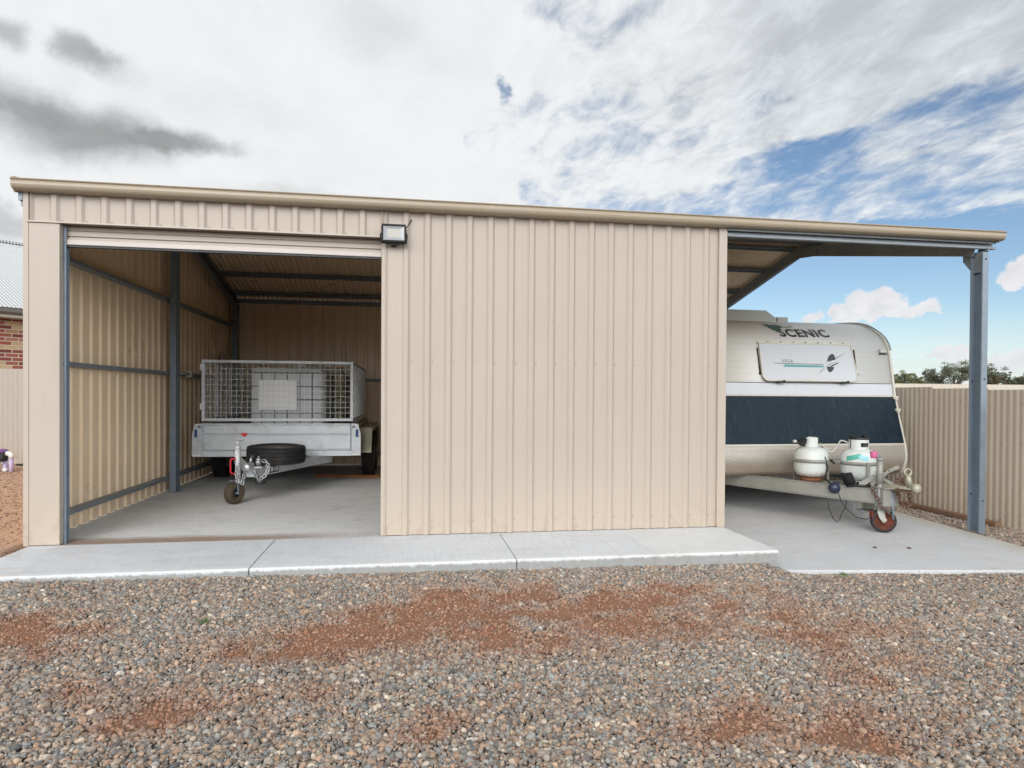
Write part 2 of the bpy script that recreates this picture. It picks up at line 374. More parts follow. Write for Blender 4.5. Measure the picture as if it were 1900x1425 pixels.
def zone_left(x, y):
    return smooth(-2.95, -3.15, x + .05 * fbm(x, y, 4)) * smooth(-1.15, -.85, y + .1 * fbm(x, y, 3))
def build_ground():
    far = [15, 25, 45, 80, 150, 300, 700, 1500]
    xs = sorted([-v for v in far] + list(np.arange(-11, 10.01, .09)) + far)
    ys = sorted([-v for v in far] + list(np.arange(-7, 9.01, .09)) + far)
    nx, ny = len(xs), len(ys); vs = []; cols = []
    for y in ys:
        for x in xs:
            vs.append((x, y, ground_z(x, y))); cols.append((dirt_mask(x, y), zone_left(x, y), 1.0 if abs(x) < 14 and -9 < y < 12 else 0.0, 1.0))
    fs = [(j * nx + i, j * nx + i + 1, (j + 1) * nx + i + 1, (j + 1) * nx + i) for j in range(ny - 1) for i in range(nx - 1)]
    me = bpy.data.meshes.new('ground'); me.from_pydata(vs, [], fs)
    at = me.color_attributes.new('zone', 'FLOAT_COLOR', 'POINT'); at.data.foreach_set('color', np.array(cols, dtype=np.float32).ravel())
    me.polygons.foreach_set('use_smooth', [True] * len(fs))
    m, b, p = base_mat('gravel_and_dirt'); pos = wpos(b)
    zn = b.new('ShaderNodeAttribute', attribute_name='zone'); zr, zg, zb = b.xyz(zn.outputs['Vector'])
    v = b.new('ShaderNodeTexVoronoi'); b.put(v.inputs['Vector'], pos); v.inputs['Scale'].default_value = 52
    v2 = b.new('ShaderNodeTexVoronoi', feature='DISTANCE_TO_EDGE'); b.put(v2.inputs['Vector'], pos); v2.inputs['Scale'].default_value = 52
    cr_ = b.xyz(v.outputs['Color'])[0]
    st = b.ramp(cr_, [(0, rgb(96, 102, 108)), (.3, rgb(128, 130, 130)), (.5, rgb(142, 126, 112)), (.7, rgb(150, 122, 102)), (.85, rgb(110, 96, 86)), (1, rgb(170, 160, 148))])
    edge = b.sstep(v2.outputs[0], 0.0, .14)
    fine = b.noise(pos, 120, 4, .7); mid = b.noise(pos, 9, 6, .65)
    soil = b.mixc(mid, rgb(134, 99, 79), rgb(166, 130, 107)); soil = b.mixc(b.m('MULTIPLY', fine, .6), soil, rgb(110, 78, 60))
    grav = b.mixc(edge, rgb(36, 31, 28), b.mixc(.45, st, rgb(60, 52, 46)))
    g = b.mixc(b.sstep(b.m('ADD', zr, b.m('MULTIPLY_ADD', fine, .5, -.25)), .45, .95), grav, soil)
    ldirt = b.mixc(b.noise(pos, 5, 8, .7), rgb(166, 128, 104), rgb(200, 164, 136)); ldirt = b.mixc(b.sstep(b.noise(pos, 70, 3, .6), .52, .62), ldirt, rgb(222, 196, 172))
    ldirt = b.mixc(b.sstep(b.noise(pos, 38, 4, .7), .56, .66), ldirt, rgb(116, 84, 66))
    g = b.mixc(zg, g, ldirt)
    grass = b.mixc(b.noise(pos, .4, 6, .6), rgb(120, 116, 80), rgb(150, 128, 98))
    g = b.mixc(zb, grass, g)
    b.put(p.inputs['Base Color'], g); p.inputs['Roughness'].default_value = .9; p.inputs['Specular IOR Level'].default_value = .2
    h = b.m('ADD', b.m('MULTIPLY', edge, b.m('SUBTRACT', 1.0, b.m('MAXIMUM', b.sstep(zr, .2, .6), zg))), b.m('MULTIPLY', b.noise(pos, 60, 5, .7), .9))
    b.put(p.inputs['Normal'], b.bump(h, .8, .012))
    me.materials.append(m)
    o = bpy.data.objects.new('ground', me); COL.objects.link(o); return structure(o)
build_ground()

def slab_edge_x(y): return 5.58 + (y + .65) * .105
GX = np.arange(-7.2, 9.2, .05); GY = np.arange(-5.6, -.55, .05)
DM = np.array([[dirt_mask(x, y) for x in GX] for y in GY])
def lookup(X, Y):
    fx = np.clip((X - GX[0]) / .05, 0, len(GX) - 1.001); fy = np.clip((Y - GY[0]) / .05, 0, len(GY) - 1.001); i = fx.astype(int); j = fy.astype(int); u = fx - i; v = fy - j
    return DM[j, i] * (1 - u) * (1 - v) + DM[j, i + 1] * u * (1 - v) + DM[j + 1, i] * (1 - u) * v + DM[j + 1, i + 1] * u * v
def nsmooth(a, b, v): t = np.clip((v - a) / (b - a), 0, 1); return t * t * (3 - 2 * t)
def build_gravel():
    """every pebble an instance on a point; points carry colour, turn and size"""
    rng = np.random.default_rng(5)
    PAL = np.array([[lin(c) for c in q] for q in [(137, 140, 139), (115, 119, 121), (148, 151, 150), (172, 159, 144), (180, 157, 138), (158, 136, 118), (152, 146, 138), (192, 183, 170), (130, 116, 105), (98, 100, 102), (166, 144, 127), (186, 182, 174)]])
    W = np.array([15, 11, 15, 11, 8, 8, 14, 8, 7, 4, 6, 4], float); W /= W.sum()
    RED = np.array([lin(c) for c in (156, 104, 76)]); DUST = np.array([lin(c) for c in (170, 134, 110)])
    allp = []
    def batch(X, Y, Z, SC, D, side=0):
        n = len(X); rot = rng.uniform(0, 6.283, (n, 3)); flat = rng.random(n) < .6; rot[flat, :2] *= .12
        scl = SC[:, None] * rng.uniform(.75, 1.25, (n, 3)) * np.array([1, 1, .78])
        c = PAL[rng.choice(len(PAL), n, p=W)] * rng.uniform(.68, 1.22, (n, 1)) * np.array([1.02, .985, .945]); t = np.clip(D * rng.uniform(.8, 1.25, n), 0, 1)[:, None] * .84
        c = c * (1 - t) + np.where(rng.random((n, 1)) < .7, RED * rng.uniform(.6, 1.15, (n, 1)), DUST * rng.uniform(.8, 1.1, (n, 1))) * t
        allp.append((np.stack([X, Y, Z], 1), rot, scl, np.concatenate([c, np.ones((n, 1))], 1), rng.integers(0, 6, n)))
    # front yard, clipped to what this and neighbouring viewpoints can see up close
    n = int(16 * 4.6 * 11500)
    X = rng.uniform(-7, 9, n); Y = -.93 - rng.uniform(0, 1, n) * 4.4; U = rng.random(n)
    k = np.abs(X - (Y + 5.7) * .16) < 1.6 + (Y + 5.7) * .98
    k &= ~((X > 2.84) & (Y > -1.06 - (X - 2.857) * .136)); k &= ~((Y < -3.8) & (U > .35))
    X, Y, U = X[k], Y[k], U[k]; D = lookup(X, Y); k = U >= nsmooth(.70, 1.0, D) * .40; X, Y, D = X[k], Y[k], D[k]
    sc = np.clip(rng.lognormal(math.log(.0066), .38, len(X)), .0032, .017) * (1 - .25 * nsmooth(.4, .95, D))
    t = np.clip((X + 3) / 6, 0, 1); Z = np.array([ground_z(x, y) for x, y in zip(X, Y)])
    batch(X, Y, Z + rng.uniform(-.004, .010, len(X)) - .006 * nsmooth(.4, .95, D), sc, np.maximum(D, .30 * rng.random(len(X)) ** 2))
    # strip between the carport slab and the side fence
    n = int(1.1 * 9 * 6500); X = rng.uniform(5.3, 6.36, n); Y = rng.uniform(-1.6, 7.4, n); k = ~((X < 5.59 + (Y + .65) * .105) & (Y > -1.4)); X, Y = X[k], Y[k]
    Z = np.array([ground_z(x, y) for x, y in zip(X, Y)]); batch(X, Y, Z + rng.uniform(-.004, .012, len(X)), np.clip(rng.lognormal(math.log(.0092), .3, len(X)), .004, .018), .30 * rng.random(len(X)))
    # loose crumbs on the dirt yard to the left
    n = 9000; X = rng.uniform(-9, -3.06, n); Y = rng.uniform(-1.0, 6.0, n); Z = np.array([ground_z(x, y) for x, y in zip(X, Y)]); batch(X, Y, Z + .002, rng.uniform(.004, .013, n), np.full(n, .75))
    pts, rot, scl, cols, idx = (np.concatenate([a[i] for a in allp]) for i in range(5))
    me = bpy.data.meshes.new('gravel'); k = len(pts); me.vertices.add(k); me.vertices.foreach_set('co', pts.astype(np.float32).ravel()); me.update()
    a = me.attributes.new('rot', 'FLOAT_VECTOR', 'POINT'); a.data.foreach_set('vector', np.array(rot, dtype=np.float32).ravel())
    a = me.attributes.new('scl', 'FLOAT_VECTOR', 'POINT'); a.data.foreach_set('vector', np.array(scl, dtype=np.float32).ravel())
    a = me.attributes.new('col', 'FLOAT_COLOR', 'POINT'); a.data.foreach_set('color', np.array(cols, dtype=np.float32).ravel())
    a = me.attributes.new('idx', 'INT', 'POINT'); a.data.foreach_set('value', np.array(idx, dtype=np.int32))
    m, b, p = base_mat('pebble_stone')
    at = b.new('ShaderNodeAttribute', attribute_type='INSTANCER', attribute_name='col')
    tc = b.new('ShaderNodeTexCoord').outputs['Object']
    nz = b.noise(wpos(b), 160, 3, .6)
    b.put(p.inputs['Base Color'], b.mixc(.5, at.outputs['Color'], b.mixc(nz, (.55, .55, .55, 1), (1.3, 1.3, 1.3, 1)), 'MULTIPLY'))
    p.inputs['Roughness'].default_value = .8; p.inputs['Specular IOR Level'].default_value = .3
    ng = bpy.data.node_groups.new('pebbles', 'GeometryNodeTree')
    ng.interface.new_socket('Geometry', in_out='INPUT', socket_type='NodeSocketGeometry'); ng.interface.new_socket('Geometry', in_out='OUTPUT', socket_type='NodeSocketGeometry')
    g = N(ng); gi = g.new('NodeGroupInput'); go = g.new('NodeGroupOutput')
    joins = g.new('GeometryNodeJoinGeometry')
    for i in range(6):
        ico = g.new('GeometryNodeMeshIcoSphere'); ico.inputs['Radius'].default_value = 1.0; ico.inputs['Subdivisions'].default_value = 2
        pn = g.new('GeometryNodeInputPosition')
        add = g.new('ShaderNodeVectorMath', operation='ADD'); g.put(add.inputs[0], pn.outputs[0]); add.inputs[1].default_value = (i * 7.3, i * 3.1, i)
        nz_ = g.new('ShaderNodeTexNoise'); g.put(nz_.inputs['Vector'], add.outputs[0]); nz_.inputs['Scale'].default_value = .9; nz_.inputs['Detail'].default_value = 1.5
        f = g.m('MULTIPLY_ADD', nz_.outputs[0], 1.3, .38)
        sc = g.new('ShaderNodeVectorMath', operation='SCALE'); g.put(sc.inputs[0], pn.outputs[0]); g.put(sc.inputs['Scale'], f)
        sp = g.new('GeometryNodeSetPosition'); g.put(sp.inputs['Geometry'], ico.outputs[0]); g.put(sp.inputs['Position'], sc.outputs[0])
        sm = g.new('GeometryNodeSetMaterial'); g.put(sm.inputs['Geometry'], sp.outputs[0]); sm.inputs['Material'].default_value = m
        gti = g.new('GeometryNodeGeometryToInstance'); g.put(gti.inputs[0], sm.outputs[0])
        ng.links.new(gti.outputs[0], joins.inputs[0])
    iop = g.new('GeometryNodeInstanceOnPoints'); g.put(iop.inputs['Points'], gi.outputs[0]); g.put(iop.inputs['Instance'], joins.outputs[0])
    iop.inputs['Pick Instance'].default_value = True
    def attr(nm, typ):
        q = g.new('GeometryNodeInputNamedAttribute', data_type=typ); q.inputs['Name'].default_value = nm; return q.outputs['Attribute']
    g.put(iop.inputs['Instance Index'], attr('idx', 'INT'))
    e2r = g.new('FunctionNodeEulerToRotation'); g.put(e2r.inputs[0], attr('rot', 'FLOAT_VECTOR')); g.put(iop.inputs['Rotation'], e2r.outputs[0])
    g.put(iop.inputs['Scale'], attr('scl', 'FLOAT_VECTOR'))
    ng.links.new(iop.outputs[0], go.inputs[0])
    o = bpy.data.objects.new('gravel', me); COL.objects.link(o); me.materials.append(m)
    md = o.modifiers.new('pebbles', 'NODES'); md.node_group = ng
    o['kind'] = 'stuff'; o['category'] = 'gravel'; o['label'] = 'grey and tan river gravel spread over the yard with red dirt showing through'
    print('pebbles', k)
build_gravel()

# ------------------------------------------------------------------ concrete
def concrete(name, base, broom=None, stain=None, var=.16, front=None):
    m, b, p = base_mat(name); pos = wpos(b); x, y, z = b.xyz(pos)
    n1 = b.noise(pos, 1.1, 8, .62, .4); n2 = b.noise(pos, 22, 6, .7); n3 = b.noise(b.mapping(pos, (1, 2.6, 1), (0, 0, .25)), 1.8, 8, .65, .6)
    f = b.m('ADD', b.m('MULTIPLY_ADD', n1, var * 2, 1 - var), b.m('ADD', b.m('MULTIPLY_ADD', n2, .22, -.11), b.m('MULTIPLY_ADD', n3, .3, -.15)))
    cm = b.new('ShaderNodeVectorMath', operation='SCALE'); cm.inputs[0].default_value = base[:3]; b.put(cm.inputs['Scale'], f); c = cm.outputs[0]
    c = b.mixc(b.m('MULTIPLY', b.sstep(n3, .52, .72), .35), c, rgb(168, 160, 142))
    h = b.m('MULTIPLY', n2, .5)
    if broom:
        br = b.noise(b.mapping(pos, (110, 3, 3), (0, 0, broom)), 1.0, 3, .6); h = b.m('ADD', h, b.m('MULTIPLY', br, 1.2))
        c = b.mixc(b.m('MULTIPLY', b.sstep(br, .35, .7), .22), c, rgb(150, 152, 152))
        lip = b.m('MULTIPLY', b.sstep(b.m('ADD', y, b.m('MULTIPLY_ADD', n2, .03, -.015)), -.865, -.89), b.sstep(z, -.03, -.012))
        c = b.mixc(b.m('MULTIPLY', lip, .30), c, rgb(226, 226, 222))
        riser = b.sstep(b.m('ADD', z, b.m('MULTIPLY_ADD', n2, .05, -.025)), -.01, -.028)  # greyer, darker front face below the top edge
        c = b.mixc(b.m('MULTIPLY', riser, .8), c, b.mixc(n2, rgb(112, 114, 112), rgb(160, 160, 156)))
        new = b.m('MULTIPLY', b.sstep(x, 1.93, 1.96), b.sstep(z, -.02, -.01)); c = b.mixc(b.m('MULTIPLY', new, .25), c, rgb(226, 224, 214))
        red = b.m('MULTIPLY', b.sstep(b.noise(b.mapping(pos, (2, 5, 1)), 1.6, 8, .7), .5, .72), b.sstep(x, -1.6, -2.9)); c = b.mixc(b.m('MULTIPLY', red, .5), c, rgb(196, 160, 132))
    if stain:
        q = b.m('MULTIPLY', b.sstep(b.m('ADD', y, b.m('MULTIPLY_ADD', n3, .24, -.12)), .30, .10), b.sstep(x, .2, -1.6))
        c = b.mixc(b.m('MULTIPLY', q, .85), c, b.mixc(n2, rgb(120, 92, 72), rgb(164, 136, 112)))
        dk = b.sstep(b.noise(pos, 2.3, 9, .7, .5), .5, .75); c = b.mixc(b.m('MULTIPLY', dk, .3), c, rgb(112, 112, 108))
        sp = b.sstep(b.noise(pos, 26, 2, .5), .70, .735); c = b.mixc(b.m('MULTIPLY', sp, .7), c, rgb(60, 58, 56))
    if front is not None:
        ed = b.m('MULTIPLY', b.sstep(z, front - .012, front - .03), 1.0); c = b.mixc(b.m('MULTIPLY', ed, .5), c, rgb(206, 204, 196))
        yl = b.m('MULTIPLY', b.sstep(b.m('ADD', b.m('SUBTRACT', x, b.m('MULTIPLY_ADD', y, .105, 5.65)), b.m('MULTIPLY_ADD', n3, .5, -.25)), -.35, 0), .5); c = b.mixc(yl, c, rgb(186, 176, 146))
    dirt = b.m('MULTIPLY', b.sstep(b.noise(b.mapping(pos, (1.5, 3, 1)), 1.3, 9, .72, .5), .52, .78), .32); c = b.mixc(dirt, c, rgb(150, 132, 114))
    spk = b.sstep(b.noise(pos, 34, 2, .5), .72, .75); c = b.mixc(b.m('MULTIPLY', spk, .5), c, rgb(96, 88, 80))
    ring = b.m('ABSOLUTE', b.m('SUBTRACT', b.noise(pos, 1.7, 2, .5), .5)); c = b.mixc(b.m('MULTIPLY', b.sstep(ring, .02, .0), .03), c, rgb(110, 108, 104))
    b.put(p.inputs['Base Color'], c); p.inputs['Roughness'].default_value = .8; p.inputs['Specular IOR Level'].default_value = .25
    b.put(p.inputs['Normal'], b.bump(h, .35, .004))
    return m
cp = concrete('broomed_concrete', rgb(212, 215, 219), broom=.16)
cs = concrete('shed_concrete', rgb(216, 217, 216), stain=True)
cc_ = concrete('carport_concrete', rgb(200, 202, 205), front=-.13)
mb = MB()
mb.box(-2.9, 2.93, -.93, -.02, -.32, -.012)                      # bed under the bays, seen in the saw-cuts
xs = [-2.96, -1.096, -1.084, .806, .818, 2.935]
for a, c in ((-2.96, -1.096), (-1.084, .806), (.818, 2.935)):
    mb.prism([(-.95, -.30), (-.02, -.30), (-.02, 0), (-.938, 0), (-.95, -.008)], (c, 0, 0), (a, 0, 0))
path_ = structure(mb.build('path', cp))
_bm = bmesh.new(); _bm.from_mesh(path_.data)
for k in range(1, 150): bmesh.ops.bisect_plane(_bm, geom=_bm.verts[:] + _bm.edges[:] + _bm.faces[:], plane_co=(-2.96 + 5.9 * k / 150 + .003, 0, 0), plane_no=(1, 0, 0))
for v in _bm.verts:      # hand-trowelled front arris: slightly wavy, with a few chips
    if v.co.y < -.93 and v.co.z > -.05:
        q = fbm(v.co.x * 3, 1.0, 1.0) * .004; ch = max(0, fbm(v.co.x, 4.0, 7.0) - .38) * .03
        v.co.y += q + ch; v.co.z -= ch * .7 + abs(q) * .4
_bm.to_mesh(path_.data); _bm.free()
mb = MB(); mb.box(-2.99, 2.94, -.015, 5.78, -.3, -.002); structure(mb.build('shed_floor', cs))
mb = MB(); poly = [(2.945, -1.056), (5.46, -1.40), (slab_edge_x(-.65), -.65), (slab_edge_x(1.4), 1.4), (slab_edge_x(5.9), 5.9), (2.945, 5.9)]
k = len(poly); mb.add([(x, y, -.13) for x, y in poly] + [(x, y, -.4) for x, y in poly], [tuple(range(k)), tuple(range(k, 2 * k))[::-1]] + [(i, (i + 1) % k, k + (i + 1) % k, k + i) for i in range(k)])
o = structure(mb.build('carport_slab', cc_)); bevel(o, .008, 2)
# ------------------------------------------------------------------ the shed with its carport
RY, SL, EV = 3.01, .2126, 2.885
def zr(y): return EV + SL * (RY - abs(y - RY))
shed = thing('shed', 'cream corrugated steel shed with open roller door bay and carport on its right', 'shed', (0, 3, 0))

def rib_cols(u0, u1, pitch=.1845, phase=-.018, base=.040, top=.017, h=.020, sharp=True):
    """(u, offset) breakpoints of a trapezoidal rib sheet"""
    pts = [(u0, 0.0)]; k = math.floor((u0 - phase) / pitch)
    while phase + k * pitch < u1 + pitch:
        c = phase + k * pitch
        for du, o in ((-base, 0), (-base + .003, .0012), (-top - .002, h - .0012), (-top, h), (top, h), (top + .002, h - .0012), (base - .003, .0012), (base, 0)):
            if u0 < c + du < u1: pts.append((c + du, o))
        k += 1
    pts.append((u1, 0.0)); return pts
def sheet(mb, cols, fn, rows=2, mi=0):
    """fn(u, o, t) -> point, t in 0..1 up the sheet"""
    n = len(cols); vs = [fn(u, o, j / (rows - 1)) for j in range(rows) for u, o in cols]
    fs = [(j * n + i, j * n + i + 1, (j + 1) * n + i + 1, (j + 1) * n + i) for j in range(rows - 1) for i in range(n - 1)]
    return mb.add(vs, fs, mi)
def screws(mb, pts, axis, mi=1, r=.0048):
    for p in pts: mb.lathe([(r * 1.5, 0), (r * 1.5, .0015), (r, .002), (r, .006), (0, .006)], p, axis, 6, mi, False)
M['screw'] = simple('screw_head', rgb(158, 147, 132), .4, .2)

# front wall, header over the door
mb = MB(); c = rib_cols(-.215, 2.90); sheet(mb, c, lambda u, o, t: (u, -o, t * 2.875 + .004), 4)
mb.add([(u, -o, .004) for u, o in c] + [(u, .002, .004) for u, o in c], [(i, i + 1, len(c) + i + 1, len(c) + i) for i in range(len(c) - 1)])
for z in (1.512, .116): screws(mb, [(-.018 + .1845 * k + .048, -.0005, z) for k in range(0, 16)], (0, -1, 0))
mb.build('front_wall', [M['cream'], M['screw']], shed, recalc=False)
mb = MB(); c = rib_cols(-2.972, -.20); sheet(mb, c, lambda u, o, t: (u, -.004 - o, 2.585 + t * .29), 2)
screws(mb, [(-.018 - .1845 * k + .05, -.0045, 2.60) for k in range(1, 16)], (0, -1, 0))
mb.build('header_panel', [M['cream'], M['screw']], shed, recalc=False)
mb = MB(); mb.prism([(0, 0), (.034, 0), (.036, -.012), (.034, -.014), (.033, -.003), (-.075, -.003), (-.075, 0)], (-2.975, 0, 2.585), (-.2, 0, 2.585))
mb.build('header_trim', M['flash'], shed)
# flashings
mb = MB()
mb.box(-3.004, -2.966, -.026, -.006, 0, 2.88); mb.box(-3.004, -2.99, -.006, .07, 0, 2.88); mb.build('corner_flashing', M['flash'], shed)
mb = MB(); mb.box(-2.966, -2.743, -.022, -.004, .004, 2.574); mb.box(-2.751, -2.743, -.004, .032, .004, 2.574)
o = mb.build('pier_flashing', M['flash'], shed); bevel(o, .003)
mb = MB(); mb.box(-.223, .012, -.010, -.002, .004, 2.574); mb.box(-.223, -.214, -.002, .032, .004, 2.574)
o = mb.build('jamb_flashing', M['flash'], shed); bevel(o, .003)
mb = MB(); mb.box(2.872, 2.952, -.026, -.014, .002, 2.82); mb.box(2.940, 2.952, -.014, .08, .002, 2.82); mb.box(2.872, 2.88, -.014, .0, .002, 2.82)
o = mb.build('corner_flashing', M['flash'], shed); bevel(o, .003)
# door
mb = MB(); prof = []
z = 2.470
while z < 2.68:
    prof += [(z, 0), (z + .024, 0), (z + .027, -.016), (z + .033, -.016), (z + .036, 0), (z + .068, 0), (z + .071, -.012), (z + .078, -.012), (z + .081, 0)]; z += .086
mb.add([(x, .062 - q[1], q[0] - .012) for x in (-2.742, -.222) for q in prof], [(i, i + 1, len(prof) + i + 1, len(prof) + i) for i in range(len(prof) - 1)])
door = mb.build('roller_door', M['cream'], shed, recalc=False)
mb = MB(); mb.box(-2.738, -.226, .042, .080, 2.418, 2.462); mb.box(-2.738, -.226, .048, .075, 2.398, 2.418, 1)
o = mb.build('bottom_rail', [M['rail'], M['black']], door); bevel(o, .004)
mb = MB(); mb.lathe([(0, 0), (.15, 0), (.15, 2.5), (0, 2.5)], (-2.73, .235, 2.70), (1, 0, 0), 24); mb.build('door_roll', M['cream'], door)
for x0 in (-2.742, -.214):
    mb = MB(); mb.box(x0, x0 + .006, .033, .085, 0, 2.57); mb.box(x0 + .006, x0 + .022, .033, .038, 0, 2.57); mb.box(x0 + .006, x0 + .022, .080, .085, 0, 2.57)
    mb.build('door_track', M['galv'], shed)
# side, rear and dividing walls
def gable(name, X, out, y0=0.0, y1=6.03):
    mb = MB(); c = rib_cols(y0, y1, .19, .09)
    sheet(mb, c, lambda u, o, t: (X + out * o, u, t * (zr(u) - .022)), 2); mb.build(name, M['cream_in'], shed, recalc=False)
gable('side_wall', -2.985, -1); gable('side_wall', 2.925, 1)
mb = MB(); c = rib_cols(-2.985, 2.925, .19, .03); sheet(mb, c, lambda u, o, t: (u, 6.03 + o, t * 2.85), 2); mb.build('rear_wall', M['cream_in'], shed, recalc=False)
# roof
mb = MB(); cols = []
p = .0762; k = int(8.90 / p * 8)
for i in range(k + 1):
    x = -3.03 + 8.89 * i / k; cols.append((x, .012 * math.cos(2 * math.pi * x / p)))
ys = [-.07, RY, 6.10]; vs = [(x, y, zr(y) + o) for y in ys for x, o in cols]; n = len(cols)
mb.add(vs, [(j * n + i, j * n + i + 1, (j + 1) * n + i + 1, (j + 1) * n + i) for j in range(2) for i in range(n - 1)])
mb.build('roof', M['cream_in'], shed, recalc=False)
for x in (-3.045, 5.85):
    mb = MB()
    for ya, yb in ((-.08, RY), (RY, 6.1)): mb.beam((x, ya, zr(ya) - .02), (x, yb, zr(yb) - .02), .012, .12)
    mb.build('barge_flashing', M['flash'], shed)
mb = MB(); mb.prism([(-.16, -.03), (0, .012), (.16, -.03), (.16, -.034), (0, .008), (-.16, -.034)], (-3.04, RY, zr(RY) + .02), (5.85, RY, zr(RY) + .02)); mb.build('ridge_cap', M['flash'], shed)
# gutter, ends closed
gp = [(0, 2.806), (-.070, 2.803), (-.092, 2.807), (-.108, 2.815), (-.118, 2.827), (-.1235, 2.842), (-.1225, 2.858), (-.118, 2.868), (-.119, 2.874), (-.128, 2.877), (-.132, 2.882), (-.129, 2.887), (-.120, 2.887), (-.115, 2.882), (-.113, 2.872), (0, 2.872)]
mb = MB(); mb.prism([(-a, b) for a, b in gp], (5.868, 0, 0), (-3.042, 0, 0)) if False else mb.prism([(-a, b) for a, b in gp], (-3.042, 0, 0), (5.868, 0, 0))
for f in range(len(mb.sm)): pass
mb.build('gutter', M['gutter'], shed)
mb = MB(); mb.box(-3.036, -3.006, -.03, .06, 2.74, 2.803); mb.box(-3.028, -3.006, -.01, .05, 2.70, 2.74); mb.build('gutter_bracket', M['galv'], shed)
# frame: columns, rafters, purlins, girts
def column(p, d, w, flip=1, h=2.8, z0=0.0, rot=False, plate=True):
    mb = MB(); prof = cprof(d, w)
    # web on the +x side, open towards -x when flip = -1 ; depth along y
    poly = [(flip * a, b) for a, b in prof]
    mb.prism(poly, (p[0], p[1], z0), (p[0], p[1], h), (0, 1, 0))
    if plate: mb.box(p[0] - .07, p[0] + .07, p[1] - d / 2 - .01, p[1] + d / 2 + .01, z0, z0 + .008)
    return mb
post = column((5.732, .012), .145, .066, 1, 2.688, -.13, plate=False)
for z in (-.10, .02): pass
for z, y in ((2.62, -.0605), (1.42, -.0605), (.2, -.0605)): post.lathe([(.008, 0), (.008, .006), (0, .006)], (5.70, y, z), (0, -1, 0), 6, 1, False)
for z in (2.60, 1.40, .25): post.lathe([(.009, 0), (.009, .006), (0, .006)], (5.70, .081, z), (0, -1, 0), 6, 1, False)
o = post.build('column', [M['galv'], M['black']], shed)
for pt, z0 in (((5.732, 5.95), -.13),): column(pt, .145, .066, 1, 2.66, z0).build('column', M['galv'], shed)
mb = MB(); mb.box(-2.895, -2.825, 2.86, 3.01, 0, 3.32); mb.box(-2.90, -2.815, 2.85, 3.02, 0, .008); mb.build('column', M['galv'], shed)
mb = MB(); mb.box(-2.925, -2.845, 5.85, 6.0, 0, 2.74); mb.build('column', M['galv'], shed)
for x in (-2.925, 2.83): 
    mb = MB(); mb.box(x, x + .06, .03, .055, 0, 2.7); mb.build('column', M['galv'], shed)
mb = MB(); mb.box(2.83, 2.90, 5.85, 6.0, 0, 2.74); mb.build('column', M['galv'], shed)
def off(y, d): return zr(y) - d
for x in (-2.90, 2.84, 5.66):
    for ya, yb in ((.03, RY), (5.99, RY)):
        mb = MB(); d = Vector((0, yb - ya, zr(yb) - zr(ya)))
        poly = cprof(.15, .062)
        if yb < ya: poly = [(-a, b) for a, b in poly]
        mb.prism(poly, (x, ya, off(ya, .152)), (x, yb, off(yb, .152))); mb.build('rafter', M['galv_dark'], shed)
for x in (-2.91, 5.655):
    mb = MB(); z = off(RY, .23)
    mb.add([(x - s, y, zz) for s in (0, .006) for y, zz in ((RY - .42, z - .085), (RY, z - .035), (RY + .42, z - .085), (RY + .42, z + .06), (RY, z + .14), (RY - .42, z + .06))],
           [(0, 1, 2, 3, 4, 5), (11, 10, 9, 8, 7, 6)] + [(i, (i + 1) % 6, 6 + (i + 1) % 6, 6 + i) for i in range(6)]); mb.build('apex_bracket', M['galv_dark'], shed)
for x, y0, s in ((5.70, .085, 1), (5.70, 5.87, -1), (-2.86, 5.85, -1)):
    mb = MB(); mb.add([(x - q, y, zz) for q in (0, .006) for y, zz in ((y0 - s * .12, 2.50), (y0, 2.50), (y0 + s * .12, 2.64), (y0 + s * .12, 2.72), (y0 - s * .12, 2.70))],
                      [(0, 1, 2, 3, 4), (9, 8, 7, 6, 5)] + [(i, (i + 1) % 5, 5 + (i + 1) % 5, 5 + i) for i in range(5)]); mb.build('knee_bracket', M['galv_dark'], shed)
mb = MB(); mb.box(5.736, 5.742, -.05, .07, 2.44, 2.74); mb.build('knee_bracket', M['galv'], shed)
for y in (.95, 1.9, 2.80, 3.20, 3.99, 4.90, 5.70):
    mb = MB(); z = zr(y) - .041; s = SL if y < RY else -SL
    th = [(-.05, -.03), (-.03, -.03), (-.027, .022), (.027, .022), (.03, -.03), (.05, -.03), (.05, -.026), (.033, -.026), (.03, .026), (-.03, .026), (-.033, -.026), (-.05, -.026)]
    mb.prism(th, (-2.97, y, z), (5.84, y, z), (0, -s, 1)); mb.build('purlin', M['galv_dark'], shed)
mb = MB(); mb.prism(cprof(.07, .045), (2.95, .012, 2.765), (5.845, .012, 2.765)); mb.build('purlin', M['galv_dark'], shed)
mb = MB(); mb.prism([(-a, b) for a, b in cprof(.085, .055)], (-2.97, 6.02, 2.823), (5.845, 6.02, 2.823)); mb.build('purlin', M['galv_dark'], shed)
def girt(pa, pb, w=.055, h=.05, up=(0, 0, 1), m='galv_dark'):
    mb = MB(); mb.prism([(-w / 2, -h / 2), (w / 2, -h / 2 + .008), (w / 2, h / 2 - .008), (-w / 2, h / 2)], pa, pb, up); return mb.build('girt', M[m], shed)
for z in (.17, 1.475, 2.385):
    girt((-2.945, .09, z), (-2.945, 2.86, z), .075, .05); girt((-2.945, 3.01, z), (-2.945, 5.85, z), .075, .05)
    girt((2.88, 5.85, z), (2.88, .1, z), .05)
    if z < 2: girt((-2.85, 5.995, z), (2.85, 5.995, z), .05, .05, m='galv')
girt((-.1, .04, 1.475), (2.83, .04, 1.475)); girt((-.1, .04, .17), (2.83, .04, .17))

